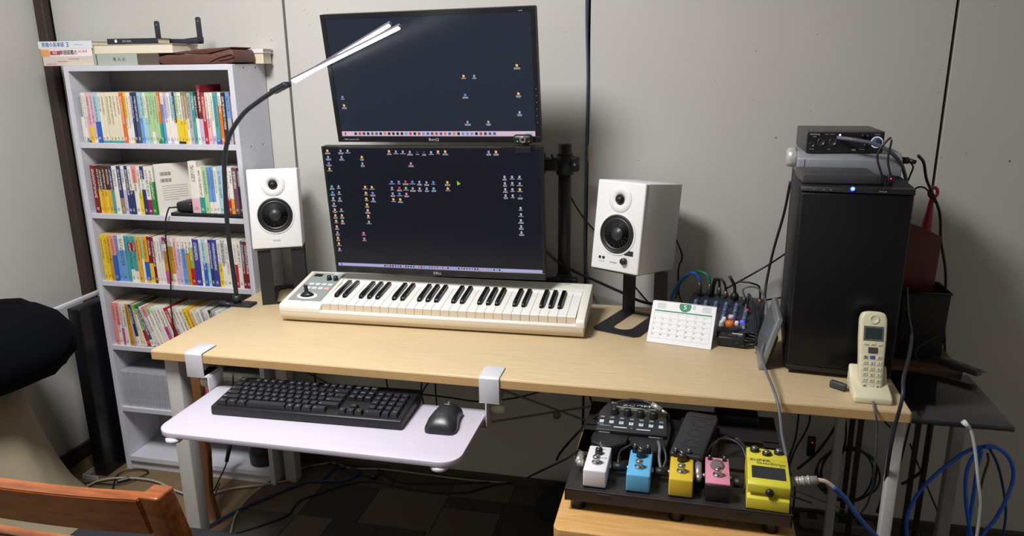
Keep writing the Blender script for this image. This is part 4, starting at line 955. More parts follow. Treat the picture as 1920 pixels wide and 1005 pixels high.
b = B(); b.tube(spline([Vector((.036, .004, .006)), P(1640, 768, y=-.665)-Vector((1.6075, -.632, ZD)), P(1645, 800, y=-.66)-Vector((1.6075, -.632, ZD)), P(1640, 870, y=-.62)-Vector((1.6075, -.632, ZD)), P(1627, 935, y=-.5)-Vector((1.6075, -.632, ZD)), P(1600, 975, y=-.4)-Vector((1.6075, -.632, ZD))]), .0022, 8); b.build('phone_cord', GCABLE, ph)
t = tag(B().box(-.006, .006, 0, .035, 0, .016, .003, 2).build('charger_plug', M('dark_grey_plug', (58, 58, 62), .5), None, tuple(P(1590, 735, z=ZD)+Vector((-.004, 0, .0004))), (0, 0, .9)), 'dark plug on the desk left of the phone cradle', 'plug')

# ================================================================== RIGHT SIDE TABLE, BIN, DUSTPAN, REMOTE
GL = M('glossy_black_glass', (30, 31, 36), .12, coat=.6)
OK = M('brown_wood_board', (120, 92, 66), .5, noise=.2, nscale=20, stretch=(1, 8, 1))
t = thing('low_wooden_stand', 'narrow brown wooden stand behind the glossy black table by the wall', 'stand', (1.728, -.255, 0))
B().box(0, .205, 0, .21, .585, .600, .001, 1).build('board', OK, t)
for x in (.012, .18):
    for y in (.10, .19): B().box(x, x+.012, y, y+.012, 0, .585).build('leg', M('dark_leg', (34, 32, 32), .5), t)
t = thing('glossy_side_table', 'small glossy black side table beyond the right end of the desk', 'table', (1.722, -.548, 0))
B().box(0, .217, 0, .275, .588, .599, .002, 2).build('table_top', GL, t)
B().box(.172, .214, .205, .25, .53, .588, .003, 2).build('bracket', BLACK, t)
B().box(.180, .208, .213, .24, 0, .53, .003, 2).build('pole', M('pale_grey_pole', (150, 148, 152), .4), t)
B().box(.0, .21, .08, .26, 0, .012, .003, 2).build('base_plate', M('dark_leg', (34, 32, 32), .5), t)
zb = .6006
t = thing('mesh_bin', 'black basket standing on the wooden stand right of the tower', 'basket', (1.795, -.20, zb))
b = B()
b.prism([(.004, 0), (.1, 0), (.106, .175), (-.002, .175)], 0, .0025, 'y', .0005)
b.prism([(.004, 0), (.1, 0), (.106, .175), (-.002, .175)], .1, .1025, 'y', .0005)
b.box(.0, .003, .003, .1, 0, .175, top=(-.002, .002, 0, 0)); b.box(.1, .103, .003, .1, 0, .175, top=(.003, -.003, 0, 0)); b.box(.004, .1, .003, .1, 0, .003)
b.build('bin_body', M('bin_black', (18, 18, 20), .6, bump=.4, bscale=150), t)
b = B(); b.tube([(-.003, -.001, .175), (.107, -.001, .175), (.107, .104, .175), (-.003, .104, .175), (-.003, -.001, .175)], .003, 6); b.build('bin_rim', BLACK, t)
dpr = M('dark_red_plastic', (98, 24, 36), .45); rdp = M('red_plastic', (150, 28, 38), .4)
t = thing('dustpan', 'dark red dustpan standing in the black basket', 'dustpan', (1.777, -.14, zb+.0035))
b = B(); b.prism([(.008, 0), (.098, 0), (.104, .3), (.05, .325), (.0, .342)], 0, .004, 'y', .001); b.prism([(.008, 0), (.012, 0), (.004, .34), (-.001, .342)], -.02, .0, 'y', .001); b.build('pan', dpr, t)
t = thing('hand_brush', 'bright red brush handle with a hanging hole above the dustpan', 'brush', (1.845, -.118, zb+.0035))
q0 = Vector(t.location)
hp = [P(1731, 455, y=-.115), P(1738, 420, y=-.115), P(1743, 395, y=-.115), P(1747, 372, y=-.115)]
b = B(); b.tube([Vector((0, 0, .03)), Vector((0, 0, .15))]+[p-q0 for p in spline(hp, 5)], .01, 10, radii=[.008, .01]+[.0125, .0125, .0125, .0122, .0118, .0113, .0108, .010, .009, .0083, .0078, .0073, .0068, .0062, .0056, .005][:len(spline(hp, 5))])
c_ = P(1750, 361, y=-.115)-q0
b.tube([c_+Vector((.0095*math.cos(a), 0, .0125*math.sin(a))) for a in [2*math.pi*k/16 for k in range(17)]], .0042, 8)
b.build('handle', rdp, t)
B().box(-.03, .03, -.008, .008, .0, .05, .004, 2).build('brush_head', dpr, t)
# remote
pA, pB = P(1745, 664, z=zb+.012), P(1838, 697, z=zb+.012)
d = (pB-pA); L_ = d.length; ang = math.atan2(d.y, d.x)
t = thing('remote_control', 'grey slim remote control lying across the edge of the wooden stand', 'remote', (pA.x, pA.y, zb+.0005), (0, 0, ang))
B().box(0, L_, -.012, .012, 0, .014, .003, 2).build('remote_body', M('remote_grey', (84, 84, 92), .4), t)
for i in range(4): B().box(L_*.3+i*.03, L_*.3+i*.03+.014, -.005, .005, .0142, .0152).build('remote_key', M('remote_key_grey', (140, 140, 146), .5), t)

# ================================================================== PEDAL TABLE AND PEDALS
PTZ = .54
LW = M('light_wood_table', (206, 164, 104), .38, noise=.15, nscale=12, stretch=(1, 12, 1), c2=(188, 140, 84))
t = thing('small_wood_table', 'small light wooden table carrying the effects pedals', 'table', (1.056, -1.0, 0), (0, 0, -.01))
pts = []
for cx, cy, a0_ in ((.398, .015, -90), (.398, .45, 0), (.015, .45, 90), (.015, .015, 180)):
    for k in range(6): a = math.radians(a0_+k*18); pts.append((cx+.015*math.cos(a), cy+.015*math.sin(a)))
B().prism(pts, PTZ-.028, PTZ, 'z', .006, seg=3).build('table_top', LW, t)
for x in (.02, .36):
    for y in (.03, .41): B().box(x, x+.032, y, y+.032, 0, PTZ-.028, .003, 1).build('leg', LW, t)
BZ = .585
BRD = M('pedalboard_black', (40, 36, 38), .45, noise=.15, nscale=90)
byaw = -.018
pb = thing('pedalboard', 'black metal pedalboard on round feet carrying effects pedals', 'pedalboard', (1.068, -.937, PTZ+.0003), (0, 0, byaw))
bwid, bdep = .392, .375; zr = BZ-PTZ-.0008
b = B()
sb = [(0, .125), (.15, .045), (.2, .045), (.255, .06), (.315, .06)]
for y0, y1 in ((0, .125), (.14, .235), (.255, bdep)): b.box(0, bwid, y0, y1, zr-.003, zr, .0006, 1)
b.box(0, .03, .12, .26, zr-.003, zr); b.box(bwid-.03, bwid, .12, .26, zr-.003, zr); b.box(.18, .21, .12, .26, zr-.003, zr)
b.box(0, bwid, 0, .003, zr-.024, zr-.0005, .0006, 1); b.box(0, .003, 0, bdep, zr-.024, zr-.0005); b.box(bwid-.003, bwid, 0, bdep, zr-.024, zr-.0005); b.box(0, bwid, bdep-.003, bdep, zr-.024, zr-.0005)
b.build('board_frame', BRD, pb)
for x in (.07, .31): B().box(x-.012, x+.012, -.0015, .0, zr-.01, zr-.003, .001, 1).build('cable_tab', BLACK, pb)
for x in (.022, .2, .36):
    for y in (.02, bdep-.025): B().cyl((x, y, 0), (x, y, zr-.003), .014, .012).build('foot', RUB, pb)
PZ = BZ+.0004
def jack(b, x, y, z, s, mi=0, r=.0075): b.cyl((x, y, z), (x+s*.012, y, z), r*.7, mi=mi); b.cyl((x+s*.012, y, z), (x+s*.026, y, z), r, mi=mi); b.cyl((x+s*.02, y-.0, z), (x+s*.02, y+.03, z), r, r*.9, mi=mi)
def foot_sw(p, x, y, z):
    b = B(); b.lathe([(.0085, 0), (.0085, .003), (.0055, .0035), (.0055, .008), (.0068, .009), (.0068, .014), (.005, .0155), (0, .016)], 20, T(x, y, z)); b.build('foot_switch', CHROME, p)
def mini(label, x0, x1, col, knobs, sub=None, base=None, h=.036, d=.092):
    yf = -.9285; w_ = .042
    t = thing('effects_pedal', label, 'pedal', ((x0+x1)/2-w_/2, yf, PZ), (0, 0, byaw), 'mini effects pedals on the front of the pedalboard')
    pm = M('pedal_'+label[:10].replace(' ', '_'), col, .38)
    b = B()
    if base:
        b.box(0, w_, 0, d, 0, h-.004, .0025, 2); b.build('pedal_base', base, t)
        B().box(.0, w_, .001, d-.001, h-.004, h, .0012, 2).build('pedal_top', pm, t)
    else:
        b.box(0, w_, 0, d, .0015, h, .003, 3); b.build('pedal_case', pm, t); B().box(.001, w_-.001, .001, d-.001, 0, .002).build('bottom_plate', BLACK, t)
    foot_sw(t, w_/2, .027, h)
    for (x, y, r_, hh) in knobs:
        b = B(); b.lathe([(r_, 0), (r_*.9, hh*.75), (r_*.75, hh), (0, hh)], 18, T(x, y, h)); b.box(-.0006, .0006, -.0001, r_*.8, hh, hh+.0006, mi=1, mat=T(x, y, h, 0, 0, .5)); b.build('knob', [BLACK, WHITEM], t)
    B().cyl((w_-.002, .052, .018), (w_+.004, .052, .018), .0055, mi=0).build('socket', CHROME, t)
    B().cyl((-.004, .052, .018), (.002, .052, .018), .0055, mi=0).build('socket', CHROME, t)
    return t
pw_ = mini('white mini effects pedal at the left end of the pedalboard', 1.1, 1.141, (214, 214, 220), [(.021, .062, .0075, .012)])
b = B(); b.text('GATE', .0055, T(.031, .047, .0362)); b.build('pedal_lettering', M('pedal_print', (60, 60, 66), .6), pw_)
b = B(); b.cyl((.024, .078, .036), (.022, .077, .052), .0022, .0014); b.build('toggle_switch', CHROME, pw_)
pb1 = mini('sky blue mini effects pedal between the white and yellow ones', 1.177, 1.219, (92, 168, 214), [(.021, .068, .009, .015), (.009, .082, .0055, .014), (.033, .083, .0055, .014)])
py1 = mini('golden yellow mini effects pedal below the treadle pedal', 1.251, 1.294, (206, 176, 50), [(.021, .068, .009, .015), (.009, .082, .0055, .014), (.033, .083, .0055, .014)])
pp = mini('pink topped mini effects pedal with a black body', 1.314, 1.356, (206, 132, 156), [(.008, .082, .004, .007), (.034, .082, .004, .007)], base=BLACK)
b = B(); b.lathe([(.013, 0), (.012, .003), (.006, .0035), (0, .0035)], 10, T(.021, .062, .036) @ Matrix.Diagonal((1, 1.5, 1, 1))); b.build('crest', M('grey_crest', (140, 120, 130), .4, .2, noise=.5, nscale=200), pp)
# large yellow pedal
bs = thing('overdrive_pedal', 'large yellow overdrive pedal with a black treadle pad at the right end', 'pedal', (1.3835, -.938, PZ), (0, 0, byaw-.03))
YEL = M('pedal_yellow', (204, 194, 58), .4)
Wb = .070
b = B(); b.prism([(0, 0), (0, .021), (.010, .024), (.010, .034), (.128, .034), (.128, 0)], 0, Wb, 'x', .0015); b.build('pedal_case', YEL, bs)
tr = T(0, 0, 0)
b = B(); b.prism([(.004, .030), (.004, .045), (.012, .050), (.084, .054), (.084, .0345), (.01, .0345)], 0, Wb, 'x', .0018); b.build('treadle', YEL, bs)
b = B(); b.prism([(.086, .034), (.086, .053), (.128, .050), (.128, .034)], 0, Wb, 'x', .0018); b.build('control_panel', YEL, bs)
tt = math.atan2(.004, .072)
b = B(); b.box(.007, Wb-.007, .018, .055, 0, .0012, .0005, 1, mat=T(0, 0, .0496, tt)); b.build('rubber_pad', M('pad_rubber', (34, 34, 38), .7, bump=.3, bscale=400), bs)
b = B(); b.text('SUPER', .0085, T(.022, .0745, .0545, tt), sx=1.5); b.text('OverDrive', .0085, T(.040, .0655, .0541, tt), sx=1.3); b.text('SD-1', .004, T(.058, .0595, .0538, tt)); b.build('pedal_lettering', M('pedal_print', (60, 60, 66), .6), bs)
b = B(); b.lathe([(.0065, 0), (.0075, .003), (.0065, .006), (.003, .008), (0, .008)], 16, T(Wb*.52, .004, .034, FR)); b.build('thumb_screw', BLACK, bs)
for x, y in ((.014, .112), (.035, .102), (.056, .112)):
    o = B().lathe([(.0085, 0), (.008, .005), (.0065, .0065), (0, .0065)], 18, T(x, y, .0515)).build('knob', BLACK, bs)
    B().lathe([(.0058, .0066), (.005, .0085), (0, .0088)], 16, T(x, y, .0515)).build('knob_cap', CHROME, o)
# multi effects unit with expression pedal
g = thing('multi_effects_unit', 'dark grey multi effects unit with foot lobes at the back of the pedalboard', 'effects unit', (1.098, -.822, PZ), (0, 0, byaw))
G1 = M('unit_dark_grey', (36, 38, 44), .42); G2 = M('unit_black', (24, 25, 30), .4)
b = B(); b.prism([(.004, .035), (.004, .15), (.022, .188), (.128, .188), (.146, .165), (.152, .1), (.15, .035)], 0, .03, 'z', .002); b.build('unit_base', G2, g)
pan = T(0, .05, .0305, math.radians(4))
b = B(); b.prism([(.006, .0), (.004, .07), (.022, .128), (.124, .124), (.14, .085), (.146, .0)], 0, .008, 'z', .0015, mat=pan); b.build('panel', G1, g)
for pts in ([(.0, .022), (.004, .006), (.026, -.008), (.046, -.005), (.07, .012), (.072, .045), (.002, .047)], [(.076, .012), (.1, -.012), (.122, -.013), (.146, .004), (.150, .045), (.078, .045)]):
    b = B(); b.prism(pts, .008, .034, 'z', .0025); b.build('foot_switch', G2, g)
b = B()
for (x, y, w2) in ((.012, .046, .022), (.11, .044, .024)): b.box(x, x+w2, y-.0015, y+.0015, .0342, .035)
b.build('switch_marks', M('switch_silver', (140, 142, 138), .4, .3), g)
B().box(.046, .114, .083, .092, .0082, .0088, mat=pan).build('display', M('display_olive', (92, 98, 78), .25), g)
for i in range(4):
    x = .036+i*.0265; b = B(); b.lathe([(.009, 0), (.008, .002), (.0075, .011), (.0068, .0125), (0, .0125)], 18, pan @ T(x, .068-i*.001, .008)); b.build('knob', BLACK, g)
LG = M('lit_button', (170, 186, 200), .4, emit=(150, 170, 190), es=.25); LG2 = M('grey_button', (120, 120, 122), .4)
for i in range(7):
    x = .014+i*.0197
    B().box(x-.0045, x+.0045, .026-i*.0003, .036-i*.0003, .008, .0095, .0005, 1, mat=pan).build('button', LG, g)
    B().box(x-.0045, x+.0045, .045-i*.0003, .051-i*.0003, .008, .0098, .0005, 1, mat=pan).build('button', LG2, g)
b = B(); b.text('ZOOM', .0125, pan @ T(.078, .106, .0083), sx=1.5); b.text('G1X FOUR', .0065, pan @ T(.040, .110, .0083)); b.text('Guitar Lab', .004, pan @ T(.122, .101, .0083)); b.text('BANK/PATCH', .0035, pan @ T(.022, .016, .0083)); b.text('V', .006, pan @ T(.075, .014, .0083)); b.text('MEMORY', .003, pan @ T(.012, .022, .0083))
b.box(.04, .066, .012, .015, .008, .0085, mat=pan); b.box(.085, .112, .011, .014, .008, .0085, mat=pan); b.box(.03, .118, .0945, .096, .008, .0084, mat=pan)
b.text('1', .007, pan @ T(.034, .031, .0097), mi=1); b.text('2', .007, pan @ T(.0535, .031, .0097), mi=1); b.text('3', .007, pan @ T(.073, .031, .0097), mi=1); b.text('4', .007, pan @ T(.093, .031, .0097), mi=1); b.text('5', .007, pan @ T(.1125, .031, .0097), mi=1)
b.build('panel_lettering', [M('unit_print', (206, 208, 214), .5), M('pedal_print', (60, 60, 66), .6)], g)
B().box(.15, .244, .0, .18, 0, .012, .003, 2).build('expression_base', G2, g)
et = T(.1525, -.024, .030, math.radians(1.5), 0, -.13)
b = B(); b.prism([(.0, .004), (.004, 0), (.056, .0), (.060, .004), (.070, .16), (.066, .176), (.010, .176), (.006, .166)], 0, .014, 'z', .0025, mat=et); ex = b.build('expression_treadle', G1, g)
b = B(); b.box(.006, .054, .010, .016, .014, .0158, .0006, 1, mat=et); b.box(.016, .060, .156, .16, .014, .0152, .0004, 1, mat=et)
for r_ in (0, 1, 2):
    cy = .045+r_*.042
    for k in range(8):
        aa = 2*math.pi*k/8; cxx = .034+r_*.002+.013*math.cos(aa); cyy = cy+.014*math.sin(aa); b.box(cxx-.0035, cxx+.0035, cyy-.0008, cyy+.0008, .014, .0145, mat=et)
b.build('grip_ridges', G2, ex)
b = B(); b.box(.17, .225, .02, .16, .012, .03, .004, 1); b.build('expression_hinge', G2, g)
# power block on the board rear
t = tag(B().box(0, .09, 0, .04, 0, .02, .003, 2).build('power_block', BLACK, None, (1.34, -.62, PZ), (0, 0, byaw)), 'black power block at the right rear of the pedalboard', 'power supply')
# jack plugs and patch cables on the board
def patch(pts, label, r=.0028, mat=None, ends=(True, True), name='patch_cable', pm=None, rp=.0075):
    t = thing(name, label, 'cable', tuple(pts[0])); o = Vector(pts[0])
    b = B(); b.tube([Vector(p)-o for p in spline(pts)], r, 8); b.build('cord', mat or CABLE, t)
    if ends[0]: b = B(); d = (Vector(pts[1])-Vector(pts[0])).normalized(); b.cyl((0, 0, 0), d*.022, rp, rp*.8); b.build('plug', pm or BLACK, t)
    if ends[1]: b = B(); e = Vector(pts[-1])-o; d = (Vector(pts[-2])-Vector(pts[-1])).normalized(); b.cyl(e, e+d*.022, rp, rp*.8); b.build('plug', pm or BLACK, t)
    return t
zz = PZ+.018; yy = -.876
patch([(1.149, yy, zz), (1.172, yy, zz)], 'short straight black patch plug between the white and blue pedals', .008, ends=(False, False), name='patch_plug')
patch([(1.227, yy-.002, zz), (1.246, yy-.002, zz)], 'short straight black patch plug between the blue and yellow pedals', .008, ends=(False, False), name='patch_plug')
patch([(1.3650, yy-.012, zz), (1.3815, yy-.012, zz)], 'thick black patch plug between the pink and large yellow pedals', .009, ends=(False, False), name='patch_plug')
patch([(1.158, yy+.012, zz), P(1160, 860, y=-.855), P(1165, 845, y=-.83), P(1185, 835, y=-.815), P(1190, 840, y=-.8)], 'thin black cable looping behind the blue pedal', .003, ends=(False, False))
patch([(1.236, yy+.01, zz), P(1236, 860, y=-.85), P(1237, 840, y=-.835), P(1234, 828, y=-.81)], 'thin grey cable rising between the blue and yellow pedals', .003, GCABLE, ends=(False, False))
patch([(1.240, yy+.01, zz), P(1249, 860, y=-.85), P(1245, 840, y=-.83), P(1240, 822, y=-.80)], 'second black cable rising between the blue and yellow pedals', .003, ends=(False, False))
t = thing('silver_plug', 'silver angled jack plug between the yellow and pink pedals', 'plug', (1.303, yy-.01, zz))
b = B(); b.cyl((-.004, 0, 0), (.006, 0, 0), .008); b.cyl((0, 0, 0), (.001, .035, .012), .0075, .0065); b.build('plug_body', M('nickel', (190, 186, 180), .3, .7), t)
b = B(); b.tube([p-Vector(t.location) for p in spline([Vector((1.304, yy+.025, zz+.012)), P(1322, 850, y=-.82), P(1340, 832, y=-.78), P(1365, 820, y=-.75), P(1385, 826, y=-.75), P(1402, 848, y=-.80)])], .0042, 8); b.build('plug_cable', CABLE, t)
patch([P(1400, 862, y=-.81), P(1392, 840, y=-.79), P(1375, 826, y=-.77), P(1350, 824, y=-.77), P(1335, 845, y=-.80), P(1328, 872, y=-.83)], 'black cable arching over the pink pedal', .003, ends=(False, False))
t = thing('side_plug', 'white and silver jack plug in the left side of the white pedal', 'plug', (1.094, yy, zz))
b = B(); b.cyl((0, 0, 0), (-.012, 0, 0), .007); b.cyl((-.01, 0, 0), (-.008, .028, .004), .0065); b.build('plug_body', M('nickel', (190, 186, 180), .3, .7), t)
b = B(); b.tube([p-Vector(t.location) for p in spline([Vector((1.086, yy+.028, zz+.004)), P(1085, 845, y=-.82), P(1065, 858, y=-.80), P(1045, 868, y=-.75), P(1020, 880, y=-.6), P(990, 895, y=-.2)])], .0028, 8); b.build('plug_cable', CABLE, t)
# silver cable end lying on the effects unit
t = thing('jack_cable_end', 'black cable arching over the effects unit to a bare silver jack', 'cable', tuple(P(1222, 758, y=-.70)))
o = Vector(t.location); a_ = P(1222, 758, y=-.70); c_ = P(1240, 769, y=-.71); e_ = P(1251, 776, y=-.713)
b = B(); b.cyl((0, 0, 0), c_-o, .0058); b.cyl(c_-o, e_-o, .0035, .0026); b.build('jack', M('nickel', (190, 186, 180), .3, .7), t)
b = B(); b.tube([p-o for p in spline([a_, P(1205, 752, y=-.69), P(1180, 750, y=-.67), P(1150, 758, y=-.66), P(1125, 775, y=-.66), P(1100, 795, y=-.64), P(1075, 820, y=-.6), P(1050, 850, y=-.5), P(1044, 862, y=-.45)])], .003, 8); b.build('cord', CABLE, t)
# blue instrument cable out of the yellow pedal
t = thing('instrument_cable', 'blue instrument cable with a silver plug leaving the large yellow pedal', 'cable', (1.4585, -.87, zz+.004))
o = Vector(t.location)
g0 = Vector((1.4565, -.872, zz+.002)); g1 = P(1532, 900, y=-.87)
b = B(); d = (g1-g0); b.cyl(g0-o, g1-o, .0085, .0075)
for k in range(4): q = g0-o+d*(.15+.18*k); b.cyl(q, q+d.normalized()*.003, .0093)
b.build('plug_body', M('plug_silver', (176, 172, 166), .35, .3), t)
b = B(); b.tube([p-o for p in spline([g1, P(1548, 903, y=-.87), P(1563, 914, y=-.87)])], .0042, 8); b.build('plug_sleeve', M('sleeve_beige', (176, 164, 146), .5), t)
b = B(); b.tube([p-o for p in spline([P(1562, 913, y=-.87), P(1585, 935, y=-.86), P(1610, 970, y=-.85), P(1640, 1003, y=-.83), P(1700, 1060, y=-.8)])], .0045, 8); b.build('cord', M('blue_cord', (44, 98, 184), .4), t)

# ================================================================== WALL AND DESK CABLES
def wc(label, r, mat, *pts, group=None, name='cable'): return cable([P(u, v, y=y) for u, v, y in pts], r, mat, label, name=name, group=group)
cable([Vector((.980, -.006, 2.398)), Vector((.980, -.006, 2.0))]+[P(u, v, y=y) for u, v, y in ((1100, -20, -.006), (1102, 150, -.006), (1099, 330, -.006), (1097, 430, -.006), (1098, 490, -.008), (1102, 530, -.02), (1112, 560, -.04))], .0035, M('steel_blue_cord', (64, 84, 108), .4), 'dark blue cord running down the middle wall joint')
wc('black cable hanging behind the monitor pole down to the right', .0025, CABLE, (1034, 290, -.13), (1060, 350, -.06), (1085, 395, -.04), (1108, 425, -.03), (1135, 450, -.03))
wc('thick black cable from the lower monitor to behind the mixer', .0042, CABLE, (1018, 465, -.16), (1045, 490, -.135), (1080, 510, -.09), (1120, 528, -.07), (1165, 548, -.06), (1205, 566, -.05), (1250, 572, -.05))
wc('black cable behind the right speaker stand', .0025, CABLE, (1180, 525, -.04), (1205, 555, -.04), (1220, 572, -.05))
wc('black cable dropping from the right speaker to the mixer', .0025, CABLE, (1268, 450, -.05), (1279, 480, -.03), (1272, 505, -.03), (1273, 550, -.03), (1280, 570, -.06))
wc('long black cable slanting from the mixer up to the tower', .0025, CABLE, (1360, 542, -.12), (1400, 520, -.06), (1440, 497, -.05), (1478, 472, -.10))
wc('thick black cable running down the wall left of the tower', .0035, CABLE, (1482, 340, -.08), (1470, 400, -.06), (1450, 470, -.05), (1437, 530, -.06), (1434, 560, -.09))
wc('thin black cable crossing behind the silver frame', .0025, CABLE, (1415, 567, -.14), (1440, 562, -.10), (1475, 556, -.09))
wc('grey cable falling from the mixer over the desk edge to the pedals', .003, GCABLE, (1432, 645, -.47), (1428, 665, -.50), (1436, 695, -.60), (1452, 735, -.665), (1461, 770, -.70), (1466, 815, -.76), (1472, 845, -.82), (1474, 856, -.835))
wc('black power cable arching behind the tower to the dustpan', .0035, CABLE, (1722, 292, -.29), (1732, 305, -.25), (1737, 335, -.20), (1748, 362, -.13), (1762, 400, -.11), (1764, 450, -.09), (1772, 500, -.085), (1773, 540, -.085), (1770, 600, -.085), (1771, 640, -.085), (1773, 690, -.03))
wc('thin black cable hooking from the tower over the brush', .0022, CABLE, (1712, 358, -.12), (1722, 351, -.12), (1735, 353, -.135), (1748, 368, -.145), (1752, 380, -.15))
wc('thin cable hanging between silver box and tower', .002, CABLE, (1702, 300, -.28), (1712, 312, -.26), (1708, 325, -.25), (1702, 340, -.24))
wc('grey black cable hanging in front of the right table end', .0036, M('slate_cable', (38, 40, 50), .45), (1700, 540, -.30), (1703, 590, -.40), (1709, 630, -.50), (1704, 670, -.58), (1694, 710, -.64), (1692, 745, -.675), (1678, 800, -.67), (1668, 850, -.66), (1658, 920, -.6), (1645, 960, -.5))
wc('black cable behind the bin curling over the wooden stand', .0025, CABLE, (1760, 628, -.21), (1722, 650, -.24), (1716, 668, -.262), (1728, 678, -.262), (1745, 674, -.26))
wc('thin white wire hanging behind the left speaker stand', .0012, M('white_wire', (200, 198, 190), .5), (523, 475, -.02), (524, 488, -.02), (532, 498, -.02), (534, 505, -.02), name='wire')

# ================================================================== UNDER THE DESK
sag = [((570, 700), (660, 728), (720, 742), (790, 740), (870, 742), (960, 748), (1030, 735))]
wc('black cable sagging behind the desk from the tray to the clamp', .0028, CABLE, (560, 690, -.10), (640, 728, -.10), (720, 730, -.10), (780, 738, -.10), (840, 745, -.10), (900, 753, -.10), (960, 747, -.10), (1000, 738, -.10), (1030, 728, -.10))
for i, l in enumerate([((722, 700, -.08), (728, 730, -.08), (740, 760, -.08)), ((792, 700, -.08), (790, 735, -.08), (795, 760, -.08)), ((818, 700, -.075), (800, 722, -.07), (788, 745, -.07), (775, 790, -.07)), ((815, 700, -.06), (818, 750, -.06), (822, 800, -.06)), ((583, 575, -.06), (588, 680, -.06), (590, 705, -.06), (592, 730, -.06))]):
    wc(['thin black cord hanging behind the keyboard', 'black cord hanging left of the crossing pair', 'black cord slanting across the pair behind the tray', 'black cord hanging straight right of the crossing pair', 'thin black cord left of the others behind the keyboard'][i], .0025, CABLE, *l)
wc('straight black cable hanging behind the desk left of the pedals', .003, CABLE, (1094, 735, -.06), (1094, 800, -.06), (1097, 880, -.05), (1100, 940, -.04))
wc('short black cable slanting toward the effects unit', .003, CABLE, (1103, 735, -.08), (1115, 770, -.1), (1128, 800, -.2))
for i, l in enumerate([[(1499, 765, -.06), (1492, 820, -.06), (1478, 870, -.07), (1490, 920, -.08), (1480, 1000, -.1)], [(1520, 768, -.05), (1515, 800, -.05), (1490, 845, -.05), (1478, 880, -.06)], [(1578, 772, -.05), (1560, 810, -.05), (1530, 850, -.05), (1495, 880, -.06)], [(1585, 775, -.05), (1586, 820, -.04), (1580, 850, -.04)], [(1650, 780, -.05), (1668, 800, -.05), (1685, 815, -.05)], [(1708, 785, -.12), (1695, 840, -.12), (1682, 890, -.12), (1672, 930, -.13), (1665, 1003, -.13)], [(1745, 790, -.2), (1740, 840, -.18), (1730, 880, -.17), (1705, 900, -.16), (1690, 908, -.16)], [(1706, 832, -.05), (1725, 880, -.05), (1750, 940, -.05), (1775, 1000, -.05)]]):
    wc(['black cable hanging behind the big yellow pedal', 'black cable merging beside the yellow pedal', 'black cable sweeping left under the tower', 'black cable hanging into the cable coil', 'short black cable hanging near the phone cord', 'black cable hanging along the right desk leg', 'thick black cable curling below the glossy table', 'thin black cable slanting to the floor right of the desk'][i], [.0028, .0028, .004, .0025, .0028, .0028, .004, .0022][i], CABLE, *l)
# wall coil
cc = P(1588, 888, y=-.03)
pts = [Vector((cc.x+(.078+.006*math.sin(k*.7))*math.cos(a)+.004*math.sin(k*.3), -.03-.0006*k*.3, cc.z+(.085+.005*math.cos(k*.9))*math.sin(a))) for k, a in [(k, k*2*math.pi/16) for k in range(64)]]
cable(pts, .0028, M('dark_slate_cable', (44, 48, 58), .5), 'coil of dark cable hanging on the wall below the desk', 'cable_coil', n=3)
# switch on cable
t = thing('inline_switch', 'black inline switch with a small red light hanging under the desk', 'switch', tuple(P(1519, 855, y=-.05)))
B().box(-.011, .011, -.006, .006, 0, .062, .004, 2).build('switch_body', BLACK, t)
B().lathe([(.0018, 0), (0, .001)], 8, T(.001, -.0061, .046, FR)).build('red_light', M('led_red3', (120, 0, 10), .4, emit=(230, 40, 50), es=2), t)
# thin rod at the right
wc('thin grey wire slanting behind the yellow pedal', .002, BRM, (1470, 912, -.1), (1530, 935, -.1), (1605, 965, -.1), name='wire')
# blue coil below the side table
BC = M('bright_blue_cable', (36, 108, 228), .4)
wc('bright blue cable sweeping down left from the bracket', .0042, BC, (1868, 838, -.36), (1850, 836, -.36), (1810, 848, -.37), (1760, 885, -.38), (1722, 925, -.39), (1702, 965, -.40), (1700, 1005, -.40), (1706, 1050, -.40))
wc('bright blue cable forming the right outer loop below the table', .0045, BC, (1845, 838, -.37), (1870, 840, -.37), (1893, 860, -.37), (1900, 895, -.37), (1885, 940, -.38), (1865, 975, -.38), (1845, 1000, -.385), (1830, 1030, -.39))
wc('bright blue cable forming the narrow inner loop below the table', .0042, BC, (1842, 842, -.38), (1822, 860, -.385), (1811, 895, -.39), (1812, 950, -.39), (1820, 1000, -.39), (1826, 1040, -.39))
wc('bright blue cable hanging beside the pale pole', .0042, BC, (1840, 848, -.385), (1832, 880, -.385), (1825, 930, -.385), (1818, 975, -.385), (1814, 1010, -.385))
wc('dim blue cable hanging at the far right of the coil', .003, M('dim_blue_cable', (30, 60, 120), .5), (1856, 842, -.35), (1870, 870, -.35), (1880, 910, -.34), (1886, 960, -.34), (1880, 1010, -.34))
wc('brown cable between the blue loops', .003, M('brown_cable', (90, 74, 52), .5), (1852, 850, -.36), (1853, 865, -.36), (1845, 890, -.36), (1838, 920, -.36), (1836, 950, -.36))
t = thing('white_usb_cable', 'white cable plugged into the front edge of the glossy side table', 'cable', tuple(P(1806, 790, y=-.556)))
o = Vector(t.location); b = B(); b.tube([p-o for p in spline([P(u, v, y=-.556) for u, v in ((1812, 796), (1822, 812), (1829, 850), (1834, 900), (1838, 940), (1835, 980), (1831, 1010), (1830, 1050))])], .0034, 8); b.build('cord', M('white_cable', (206, 212, 214), .4), t)
b = B(); b.cyl(Vector((0, 0, 0)), P(1817, 802, y=-.556)-o, .0055, .0048); b.build('plug', M('white_plug', (226, 230, 232), .35), t)
